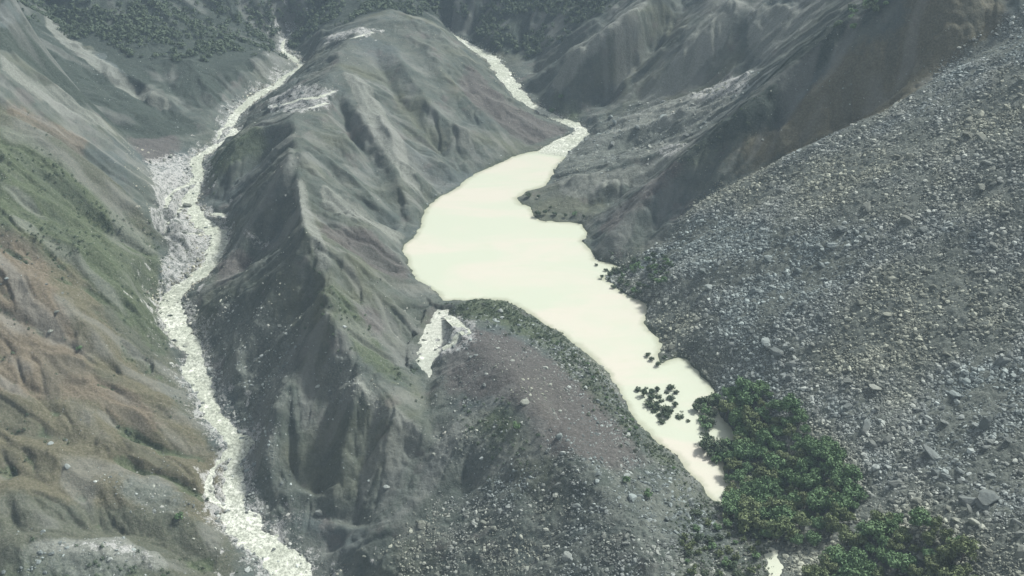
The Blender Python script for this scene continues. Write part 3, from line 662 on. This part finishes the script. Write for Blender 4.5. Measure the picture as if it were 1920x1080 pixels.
speck = patch([[(505,470),(530,475),(535,540),(560,570),(545,620),(500,600),(500,520)],[(430,590),(480,580),(520,620),(500,670),(440,650)],[(470,690),(540,700),(545,760),(480,750)],[(730,555),(800,560),(800,640),(770,650),(735,590)],
 [(500,320),(570,330),(560,370),(510,370)],[(640,725),(700,730),(730,780),(680,790),(640,760)],[(470,700),(510,760),(520,860),(490,900),(465,800)],[(830,790),(900,800),(880,850),(820,840)],[(160,900),(300,880),(360,930),(300,970),(200,940)],[(1100,870),(1230,860),(1240,900),(1130,910)],[(1180,180),(1420,130),(1300,270),(1160,300)],
 [(250,270),(300,290),(290,420),(330,520),(290,520),(250,400)],[(400,540),(440,560),(430,700),(380,640)]], 2)
o = scatter('pale_stones', 9000, lambda x, y: np.clip(samp(speck, x, y), 0, 1)*clump(x,y,6,109)**2, .3, 1.3, 2.4, M_rrock, (-330, 240, 260, 900), tone=(.35,1.1)); o['kind'] = 'stuff'
o = scatter('shore_stones', 6500, lambda x, y: np.clip((2.5+samp(LS,x,y))/2.5, 0, 1)*(samp(LS,x,y) < 2.5)*clump(x,y,7,111)*np.where(samp(scree,x,y)+(x>40)>.2,1,.5), .3, 1.5, 2.4, M_rock, (-100, 130, 320, 800), tone=(.0,.8)); o['kind'] = 'stuff'
# ------------------------------------------------------------------ boulders one by one
def rock_mesh(seed, sub=2):
    r = np.random.default_rng(seed); v = [tuple(p) for p in ico]; f = [tuple(t) for t in icf]
    for _ in range(sub-1):
        mid = {}; nf = []
        def mp(a, b):
            k = (min(a,b), max(a,b))
            if k not in mid:
                q = np.array(v[a])+np.array(v[b]); q /= np.linalg.norm(q); v.append(tuple(q)); mid[k] = len(v)-1
            return mid[k]
        for a, b, c in f:
            x, y, z = mp(a,b), mp(b,c), mp(c,a); nf += [(a,x,z),(x,b,y),(z,y,c),(x,y,z)]
        f = nf
    V = np.array(v)
    for _ in range(9):                                  # planes that chip the sphere into facets
        n = r.normal(size=3); n /= np.linalg.norm(n); c = r.uniform(.55, .85); d = V@n; V = np.where((d > c)[:,None], V-(d-c)[:,None]*n, V)
    V *= 1+r.uniform(-.05, .05, (len(V), 1)); V *= np.array([1.25, .95, .75])
    return V, np.array(f)
boulder_protos = []
for q in range(6):
    V, F = rock_mesh(100+q, 3); me_o = mesh_obj('boulder', V, F, M_rock); tn_ = np.full((len(V), 3), [.10,.2,.32,.16,.55,.24][q], np.float32); color_attr(me_o, 'tone', tn_)
    boulder_protos.append(me_o.data); bpy.data.objects.remove(me_o)
NB_ = [0]
def boulder(x, y, r, label, group=None, z=None, scale=(1,1,1), rot=None, proto=None):
    o = bpy.data.objects.new('boulder', boulder_protos[int(rng.integers(6)) if proto is None else proto]); sc.collection.objects.link(o)
    z = samp(H, x, y) if z is None else z
    o.location = (x, y, float(z)+.22*r*scale[2]); o.scale = [r*k for k in scale]
    o.rotation_euler = rot or (rng.normal(0,.3), rng.normal(0,.3), rng.uniform(0, 6.28))
    o['label'] = label; o['category'] = 'boulder'
    if group: o['group'] = group
    NB_[0] += 1
def px_boulder(px, py, r, label, **k):
    p = hit(px, py); boulder(p[0], p[1], r, label, **k)
px_boulder(1845, 800, 4.0, 'tall upright grey boulder standing like a pinnacle on the scree near the right edge', scale=(.6,.55,1.6), rot=(.1,.1,.4), proto=3)
px_boulder(1855, 935, 5.0, 'largest grey-brown boulder, shadowed underneath, low on the scree at the right edge', scale=(1.1,.9,.7), rot=(.1,.2,.9), proto=0)
px_boulder(1818, 942, 3.6, 'flat dark boulder touching the left side of the largest scree boulder', scale=(1.2,.8,.6), proto=3)
px_boulder(1750, 855, 3.6, 'broad pale boulder on the scree between the wooded stand and the right edge', scale=(1.3,.9,.6), proto=2)
px_boulder(1622, 805, 3.2, 'rounded grey boulder on the scree just above the big wooded stand', scale=(1.2,.8,.7), proto=1)
px_boulder(1455, 660, 3.2, 'angular boulder casting a dark shadow on the middle of the scree', scale=(1.2,.9,.7), proto=1)
px_boulder(1330, 540, 2.6, 'small pale boulder on the scree close to the lake', proto=4)
px_boulder(1578, 430, 3.6, 'dark hollowed boulder high on the middle of the scree', scale=(1.3,.8,.7), proto=0)
px_boulder(1700, 415, 3.2, 'round grey boulder high on the scree, right of the hollowed one', proto=1)
px_boulder(1790, 740, 3.0, 'slanting light boulder in the scree left of the upright pinnacle', scale=(1.6,.6,.6), proto=4)
px_boulder(1558, 462, 2.6, 'whitish boulder just below the dark hollowed boulder', proto=4)
px_boulder(938, 584, 1.6, 'lone pale boulder on the grassy crest above the lake', proto=4)
px_boulder(985, 755, 2.2, 'pale boulder on the mauve debris mound', proto=4)
px_boulder(1050, 820, 2.0, 'pale-topped boulder in the dark hollow of the debris mound', proto=2)
px_boulder(726, 915, 1.8, 'single pale boulder on the dark slope below the saddle', proto=4)
px_boulder(1185, 935, 2.2, 'whitish boulder where the debris mound turns stony', proto=4)
px_boulder(1062, 1045, 2.2, 'whitish boulder at the bottom of the stony foreground slope', proto=4)
px_boulder(600, 962, 2.0, 'pale boulder at the foot of the dark ridge wall', proto=2)
px_boulder(790, 985, 2.4, 'grey boulder on the upper edge of the stony foreground slope', proto=5)
px_boulder(95, 832, 1.5, 'pale boulder below the dark ledge on the brown hillside', proto=4)
px_boulder(127, 876, 1.4, 'light green-grey boulder on the bare brown hillside', proto=4)
px_boulder(105, 585, 1.6, 'sandy boulder on the tan part of the left hillside', scale=(1.6,.7,.6), proto=4)
px_boulder(95, 622, 1.5, 'light sandy boulder under the dark crack in the tan hillside', proto=4)
px_boulder(13, 523, 1.3, 'yellowish boulder on the tan hillside at the left edge', proto=4)
px_boulder(505, 52, 2.2, 'tiny white boulder in the dark far forest', proto=4)
tone_w = ['dark', 'grey', 'light grey', 'dull grey', 'pale', 'mid-grey']
def scree_label(px, py, r, k):
    sz = 'large ' if r > 2.3 else ''
    if py < 180: row = 'at the top of the scree'
    elif py < 330: row = 'high scree, level with the inlet'
    elif py < 450: row = 'upper scree, level with the broad lake'
    elif py < 560: row = 'scree level with the bank shrubs'
    elif py < 650: row = 'scree just above the lake notch'
    elif py < 740: row = 'scree just below the lake notch'
    elif py < 830: row = 'scree level with the drowned shrubs'
    elif py < 940: row = 'scree level with the larger stand'
    else: row = 'lowest scree by the bottom stand'
    edge = 1250 if py < 560 else (1350 if py < 730 else 1560); f = (px-edge)/(1920-edge)
    col = ['near side', 'left of centre', 'right of centre', 'far right'][max(0, min(3, int(f*4)))]
    return f'{sz}{tone_w[k]} boulder, {row}, {col}'
def fore_label(px, py, r, k):
    return f"{tone_w[k]} boulder on the foreground slope, {'left part' if px < 900 else ('centre' if px < 1080 else 'right part')}, {'higher up' if py < 980 else 'near the bottom edge'}"
def river_label(px, py, r, k):
    return f"{tone_w[k]} boulder at the left river, {'by the pale bars' if py < 540 else ('in its narrow middle reach' if py < 800 else 'in its lowest reach')}"
def terrace_label(px, py, r, k):
    return f"{tone_w[k]} boulder on the rubble terrace above the upper lake, {'lake side' if px < 1180 else 'uphill side'}"
def bar_label(px, py, r, k):
    return f"{tone_w[k]} boulder on the pale debris {'bar left of the river' if px < 450 else 'patch on the ridge top'}, {'upper half' if py < 380 else 'lower half'}"
def boulders(n, weight, region, rlo, rhi, label, group, zoff=0):
    c = 0; tries = 0
    while c < n and tries < 60000:
        tries += 1; x = rng.uniform(region[0], region[1]); y = rng.uniform(region[2], region[3])
        if rng.uniform() > weight(np.array(x), np.array(y)) or samp(dp, x, y) < 5: continue
        r = rlo*(1-rng.uniform()*(1-(rlo/rhi)**2.5))**(-1/2.5); pi_ = int(rng.integers(6)); px_, py_ = proj(x, y, float(samp(H, x, y)))
        boulder(x, y, r, label(px_, py_, r, pi_) if callable(label) else label, group, proto=pi_, scale=(rng.uniform(.8,1.4), rng.uniform(.7,1.1), rng.uniform(.6,1))); c += 1
inv = lambda x, y: abs(proj(x, y, float(samp(H,x,y)))[0]-960) < 960 and abs(proj(x, y, float(samp(H,x,y)))[1]-540) < 560
boulders(60, lambda x, y: inv(x,y)*samp(scree,x,y)*(samp(LS,x,y)>3), (90,260,230,360), 1.6, 3.4, scree_label, 'boulders on the scree')
boulders(60, lambda x, y: inv(x,y)*samp(scree,x,y)*(samp(LS,x,y)>3), (70,280,360,460), 1.6, 3.2, scree_label, 'boulders on the scree')
boulders(45, lambda x, y: inv(x,y)*samp(scree,x,y)*(samp(LS,x,y)>3), (70,300,460,550), 1.7, 3.2, scree_label, 'boulders on the scree')
boulders(34, lambda x, y: inv(x,y)*samp(dam_rock,x,y)*(samp(LS,x,y)>2), (-80,90,240,360), 1.1, 2.2, fore_label, 'boulders on the foreground slope')
boulders(24, lambda x, y: samp(rubble,x,y), (60,230,560,800), 1.6, 3.2, terrace_label, 'boulders on the upper terrace')
boulders(26, lambda x, y: (samp(dL-wL,x,y) < 3)*(samp(dL,x,y) < 40), (-240,-60,300,620), 1.0, 2.3, river_label, 'boulders in the left river')
boulders(20, lambda x, y: samp(pale,x,y), (-290,-150,480,760), 1.4, 3.0, bar_label, 'boulders on the pale river bars')

# ------------------------------------------------------------------ trees and shrubs
def leaf_material(name, c1, c2, c3):
    m, nt, b = mat(name, .75); B = NB(nt); at_ = B.attr('tone'); s_ = B.n('ShaderNodeSeparateColor'); B.link(at_.outputs['Color'], s_.inputs[0])
    oi = B.n('ShaderNodeObjectInfo'); col = B.mix(s_.outputs[0], c1, c2); col = B.mix(B.math('MULTIPLY', oi.outputs['Random'], .8), col, c3)
    B.link(col, b.inputs['Base Color']); b.inputs['Specular IOR Level'].default_value = .2
    return m
M_leaf = leaf_material('green_leaves', (.055,.105,.048), (.15,.245,.115), (.105,.17,.075))
M_leafb = leaf_material('dry_leaves', (.075,.105,.045), (.155,.20,.095), (.13,.155,.075))
M_leafd = leaf_material('dark_leaves', (.04,.065,.038), (.10,.14,.08), (.07,.095,.055))
M_bark, _nt, _b = mat('bark', .9); _B = NB(_nt); _B.link(_B.mix(_B.noise(4, 4, .6), (.07,.055,.04), (.16,.13,.10)), _b.inputs['Base Color'])
def tube(pts, rad, k=6):
    P = np.array(pts, float); V = []; n = len(P)
    for i in range(n):
        for a in range(k): V.append(P[i]+rad[i]*np.array([math.cos(a*2*math.pi/k), math.sin(a*2*math.pi/k), 0]))
    F = [(i*k+a, i*k+(a+1)%k, (i+1)*k+(a+1)%k, (i+1)*k+a) for i in range(n-1) for a in range(k)]
    return V, F
def leaves(r, cen, n, size):
    d = r.normal(size=(n,3)); d /= np.linalg.norm(d, axis=1)[:,None]
    P = []; 
    for i in range(n):
        c = cen[r.integers(len(cen))]; rad = c[3]*r.uniform(.55, 1.08); P.append(np.array(c[:3])+d[i]*rad*np.array([1,1,.8]))
    P = np.array(P); nrm = d+r.normal(0, .5, (n,3)); nrm /= np.linalg.norm(nrm, axis=1)[:,None]
    t = np.cross(nrm, r.normal(size=(n,3))); t /= np.linalg.norm(t, axis=1)[:,None]; b = np.cross(nrm, t)
    sz = size*r.uniform(.6, 1.4, n)[:,None]
    V = np.stack([P-t*sz-b*sz*.6, P+t*sz-b*sz*.5, P+t*sz*.8+b*sz*.6, P-t*sz*.7+b*sz*.5], 1).reshape(-1, 3)
    F = np.arange(4*n).reshape(n, 4); tone = np.repeat(r.uniform(0, 1, n), 4); return V, F, tone
def make_tree(seed, kind, hgt, wid, nl, m, lsz):
    r = np.random.default_rng(seed)
    cen = []
    for k in range(13):
        a = r.uniform(0, 6.28); q = math.sqrt(r.uniform(0, 1))*wid*.34; zz = hgt*r.uniform(.38, .86)*(1-.12*q/wid)
        cen.append((q*math.cos(a), q*math.sin(a), zz, wid*r.uniform(.15, .27)))
    V, F, tone = leaves(r, cen, nl, lsz)
    crown = mesh_obj('crown', V, F, m); color_attr(crown, 'tone', np.stack([tone]*3, -1))
    tv, tf = tube([(0,0,-.6),(.1,.05,hgt*.25),(.15,-.1,hgt*.5),(.1,0,hgt*.75)], [hgt*.03,hgt*.024,hgt*.016,hgt*.006])
    for k in range(6):
        c = cen[k]; z0 = hgt*r.uniform(.2,.45); a_, b_ = tube([(.1,0,z0),(c[0]*.5,c[1]*.5,(z0+c[2])/2),(c[0],c[1],c[2])], [hgt*.012,hgt*.009,hgt*.004], 5)
        tf += [tuple(i+len(tv) for i in t) for t in b_]; tv += a_
    trunk = mesh_obj('trunk', tv, tf, M_bark)
    md = (crown.data, trunk.data); bpy.data.objects.remove(crown); bpy.data.objects.remove(trunk); return kind, md
TR = [make_tree(1,'tree',8.5,8,1300,M_leaf,.34), make_tree(2,'tree',7.5,9,1400,M_leaf,.36), make_tree(3,'tree',9.5,7.5,1200,M_leafb,.34), make_tree(4,'tree',7,8.5,1300,M_leafb,.36)]
SH = [make_tree(11,'shrub',3.0,4.2,420,M_leaf,.26), make_tree(12,'shrub',2.4,3.6,360,M_leafb,.25), make_tree(13,'shrub',2.6,4.4,420,M_leafd,.26), make_tree(14,'shrub',3.4,3.4,380,M_leafd,.25)]
def where_in(label, px, py, s_, box, small=1.0):
    fx = (px-box[0])/(box[2]-box[0]); fy = (py-box[1])/(box[3]-box[1])
    c = 'left' if fx < .33 else ('centre' if fx < .67 else 'right'); r_ = 'upper' if fy < .33 else ('middle' if fy < .67 else 'lower')
    return ('small ' if s_ < small else 'big ')+label+(', at its centre' if (c, r_) == ('centre','middle') else f', at its {r_} {c}')
def plant(x, y, proto, s, label, cat, group=None, z=None):
    kind, (cm, tm) = proto
    r = bpy.data.objects.new('broadleaf_tree' if kind == 'tree' else 'shrub', None); sc.collection.objects.link(r)
    r.location = (x, y, float(samp(H, x, y)) if z is None else z); r.rotation_euler = (0, 0, rng.uniform(0, 6.28)); r.scale = (s*rng.uniform(.85,1.15), s*rng.uniform(.85,1.15), s*rng.uniform(.8,1.2))
    for nm, me in (('crown', cm), ('trunk', tm)):
        c = bpy.data.objects.new(nm, me); sc.collection.objects.link(c); c.parent = r
    r['label'] = label; r['category'] = cat
    if group: r['group'] = group
def spread(poly, gap, n):
    P = np.array([hit(*p)[:2] for p in poly]); out = []; lo, hi = P.min(0), P.max(0); t = 0
    while len(out) < n and t < 8000:
        t += 1; q = rng.uniform(lo, hi)
        if samp(dp, q[0], q[1]) < 3.5 or samp(dp, q[0], q[1]+6) < 2 : continue
        if inside(P, np.array([[q[0]]]), np.array([[q[1]]]))[0,0] and all((q[0]-a)**2+(q[1]-b)**2 > gap*gap for a, b in out): out.append((q[0], q[1]))
    return out
S1 = [(1358,745),(1430,735),(1500,790),(1560,850),(1600,920),(1612,965),(1570,1000),(1490,1035),(1420,1010),(1366,965),(1372,935),(1358,900),(1352,868),(1372,842),(1372,820),(1362,790)]
def tree_label(x, y, k, s_, stand):
    px, py = proj(x, y, float(samp(H, x, y))); c = ['green', 'broad green', 'tall olive-brown', 'broad olive-brown'][k]; z = 'small ' if s_ < .82 else ''
    if stand == 1:
        row = 'top end' if py < 810 else ('upper half' if py < 880 else ('lower half' if py < 950 else 'bottom end'))
        mid = 1425 if py < 880 else 1490; col = 'lake side' if px < mid-40 else ('scree side' if px > mid+50 else 'middle')
        return f'{z}{c} tree in the larger stand, {row}, {col}'
    col = 'left part' if px < 1600 else ('centre' if px < 1710 else 'right part'); row = 'upper rim' if py < 1035 else 'at the picture edge'
    return f'{z}{c} tree in the bottom-edge stand, {col}, {row}'
for x, y in spread(S1, 4.4, 125):
    k = int(rng.choice([0,1,0,1,2,3])); s_ = rng.uniform(.5, 1.3)
    plant(x, y, TR[k], s_, tree_label(x, y, k, s_, 1), 'tree', 'trees of the stand beside the lake tip')
S2 = [(1590,1010),(1660,985),(1730,975),(1790,1030),(1850,1120),(1850,1200),(1500,1200),(1490,1110),(1540,1060)]
for x, y in spread(S2, 4.4, 90):
    k = int(rng.choice([0,1,2,3,3,0])); s_ = rng.uniform(.5, 1.3)
    plant(x, y, TR[k], s_, tree_label(x, y, k, s_, 2), 'tree', 'trees of the stand at the bottom edge')
for x, y in spread([(1330,965),(1400,960),(1440,1020),(1430,1090),(1300,1090),(1270,1010),(1300,960)], 3.2, 48):
    k = int(rng.choice([0,1,1,2])); px_, py_ = proj(x, y, float(samp(H, x, y)))
    plant(x, y, SH[k], rng.uniform(.6, 1.2), f"{['green','olive','dark'][k]} shrub on the stony bank below the lake tip, {'left' if px_ < 1350 else 'right'} part, {'upper' if py_ < 1010 else 'lower'} rows", 'shrub', 'shrubs below the lake tip')
for x, y in spread([(1140,515),(1175,490),(1230,478),(1265,490),(1250,530),(1210,555),(1165,545)], 3.2, 40):
    s_ = rng.uniform(.7, 1.25); plant(x, y, SH[int(rng.choice([2,3,2,0]))], s_, where_in('shrub in the thicket on the bank below the spur', *proj(x, y, float(samp(H,x,y))), s_, (1145,480,1262,550), .97), 'shrub', 'shrubs at the foot of the spur')
drowned = [(1212,728),(1232,733),(1250,737),(1268,737),(1222,748),(1240,752),(1228,764),(1246,768),(1236,780),(1258,748),(1216,760),(1240,792),(1206,742),(1265,762),(1274,782),(1252,774),(1196,732),(1222,738),(1226,772),(1248,782),(1234,744),(1258,730),(1278,772),(1290,790)]
for p in drowned:
    s_ = rng.uniform(.5, 1.45); q = at(*p, 0); plant(q[0], q[1], SH[int(rng.choice([2,3]))], s_, where_in('drowned shrub in the free-standing clump in the lake', *p, s_, (1196,728,1274,792), 1.0), 'shrub', 'drowned shrubs in the middle of the water', z=-.9)
for p in [(1312,756),(1328,760),(1342,752),(1322,772),(1336,778),(1318,790),(1330,798),(1345,766),(1306,770),(1324,805)]:
    s_ = rng.uniform(1.1, 2.0); q = at(*p, 0); plant(q[0], q[1], SH[int(rng.choice([0,2,3]))], s_, where_in('flooded shrub in the clump beside the larger stand', *p, s_, (1306,752,1345,805), 1.5), 'shrub', 'flooded shrubs by the stand', z=-.7)
for p in [(1324,832),(1338,840),(1350,848),(1330,856),(1342,866),(1362,838),(1376,842),(1355,862),(1320,845)]:
    s_ = rng.uniform(1.1, 2.0); q = at(*p, 0); plant(q[0], q[1], SH[int(rng.choice([0,2,3]))], s_, where_in('flooded shrub in the lowest clump before the lake tip', *p, s_, (1320,832,1376,866), 1.5), 'shrub', 'flooded shrubs beside the lower stand', z=-.7)
for p in [(1128,522),(1142,526),(1150,540),(1165,548),(1187,558),(1136,508),(1158,515),(1118,498)]:
    s_ = rng.uniform(.5, .9); q = at(*p, 0); plant(q[0], q[1], SH[int(rng.choice([2,3]))], s_, where_in('dark shrub in the waterline fringe under the pointed spur', *p, s_, (1118,498,1187,558), .7), 'shrub', 'waterline shrubs under the spur', z=-.3)
for p in [(1222,676),(1234,686),(1246,672),(1215,668)]:
    q = at(*p, 0); plant(q[0], q[1], SH[2], rng.uniform(.6, .9), 'small shrub on the bank where the lake notches into the scree', 'shrub', 'shrubs at the scree notch', z=-.2)
for p in [(1008,405),(1022,402),(1040,404),(1060,408),(1078,404),(1032,392),(1010,372),(990,370),(1094,410)]:
    s_ = rng.uniform(.7, 1.2); q = hit(*p); plant(q[0], q[1], SH[int(rng.choice([2,0,3]))], s_, where_in('shrub on the stony point reaching into the lake', *p, s_, (990,370,1094,410), .95), 'shrub', 'shrubs on the stony point')
for p, sz, lb in (((338,973),1.2,'lone dark green shrub on the brown hillside near the lower left river'),((150,657),.9,'green shrub beside the gully on the left hillside'),((1052,185),1.4,'green shrub between the inflow stream and the grassy bank'),((1035,212),1.4,'dark shrub on the grassy bank just above the inflow bend'),((1215,930),1.1,'bright green shrub on the stony debris mound'),((1175,905),1.0,'green shrub among rocks where the mauve mound turns stony'),((968,802),1.2,'dark green shrub on the grassy hollow of the debris mound')):
    q = hit(*p); plant(q[0], q[1], SH[0], sz, lb, 'shrub')
for x, y in spread([(1560,60),(1600,15),(1680,-20),(1700,0),(1620,50),(1590,75)], 3.5, 26):
    s_ = rng.uniform(.9, 1.6); plant(x, y, SH[int(rng.choice([0,2]))], s_, where_in('shrub in the strip along the dark spur crest', *proj(x, y, float(samp(H,x,y))), s_, (1560,0,1700,90), 1.25), 'shrub', 'shrubs on the spur crest')
for x, y in spread([(1000,612),(1060,648),(1120,690),(1165,760),(1240,850),(1300,915),(1290,925),(1225,860),(1150,775),(1105,700),(1050,660)], 2.5, 34):
    s_ = rng.uniform(.3, .6); plant(x, y, SH[int(rng.choice([0,1]))], s_, where_in('shrub in the row along the mound rim by the lake', *proj(x, y, float(samp(H,x,y))), s_, (1000,610,1300,925), .45), 'shrub', 'shrubs on the mound rim')

# far woods that read as one mass
def far_wood(name, n, weight, region, size, seed, label):
    r = np.random.default_rng(seed); x = r.uniform(region[0], region[1], n*8); y = r.uniform(region[2], region[3], n*8)
    k = r.uniform(0, 1, n*8) < weight(x, y); x, y = x[k][:n], y[k][:n]; n = len(x); z = samp(H, x, y); K = 26
    d = r.normal(size=(n,K,3)); d /= np.linalg.norm(d, axis=2)[...,None]; d[...,2] = np.abs(d[...,2])*1.2-.1
    s_ = size*r.uniform(.6, 1.4, n)[:,None,None]
    P = np.stack([x,y,z+size*.35*r.uniform(.2,1.8,n)], -1)[:,None]+d*s_*r.uniform(.6,1,(n,K,1))
    t = r.normal(size=(n,K,3)); t /= np.linalg.norm(t, axis=2)[...,None]; b = np.cross(d, t); q = s_*.34
    V = np.stack([P-t*q-b*q*.7, P+t*q-b*q*.5, P+b*q], 2).reshape(-1, 3); F = np.arange(len(V)).reshape(-1, 3)
    o = mesh_obj(name, V, F, M_leafd); tn_ = np.repeat(np.repeat(r.uniform(.1,.6,n), K)*.8+r.uniform(0,.2,n*K), 3); color_attr(o, 'tone', np.stack([tn_]*3, -1)); o['kind'] = 'stuff'; o['label'] = label
far_wood('far_forest', 14000, lambda x, y: VIS(x,y)*np.clip(samp(wood,x,y)*clump(x,y,26,207)*1.3-.1, 0, 1)*(samp(dL-wL,x,y)>6)*(samp(dI-wI,x,y)>6), (-500, 420, 640, 1180), 2.6, 5, 'dark forest on the far slopes')
far_wood('hillside_scrub', 3800, lambda x, y: VIS(x,y)*np.clip(samp(green,x,y)*(clump(x,y,18,203)-.25), 0, 1)*(samp(LS,x,y)>1.5), (-330, 240, 260, 700), .9, 6, 'low green scrub on the grassy slopes')

rimm = patch([[(835,570),(900,556),(960,562),(1060,632),(1160,748),(1240,835),(1345,945),(1320,950),(1215,865),(1130,770),(1040,668),(950,600),(860,592)],[(1250,940),(1350,945),(1440,1010),(1440,1110),(1280,1110)]], 1, 2)
far_wood('mound_scrub', 3600, lambda x, y: np.clip(samp(rimm,x,y)*clump(x,y,7,205), 0, 1)*(samp(LS,x,y)>.8), (-60, 140, 270, 520), .55, 9, 'low green and brown scrub on the rim of the debris mound')
# ------------------------------------------------------------------ air
bpy_b = [(-650,-160,-95),(650,-160,-95),(650,1440,-95),(-650,1440,-95),(-650,-160,430),(650,-160,430),(650,1440,430),(-650,1440,430)]
hz = mesh_obj('haze', bpy_b, [(0,3,2,1),(4,5,6,7),(0,1,5,4),(1,2,6,5),(2,3,7,6),(3,0,4,7)], None); hz['kind'] = 'stuff'
mh = bpy.data.materials.new('haze_air'); mh.use_nodes = True; mh.node_tree.nodes.clear()
ou = mh.node_tree.nodes.new('ShaderNodeOutputMaterial'); pv = mh.node_tree.nodes.new('ShaderNodeVolumePrincipled')
pv.inputs['Color'].default_value = (.60,.80,.96,1); pv.inputs['Density'].default_value = .00014; mh.node_tree.links.new(pv.outputs[0], ou.inputs['Volume'])
hz.data.materials.append(mh)
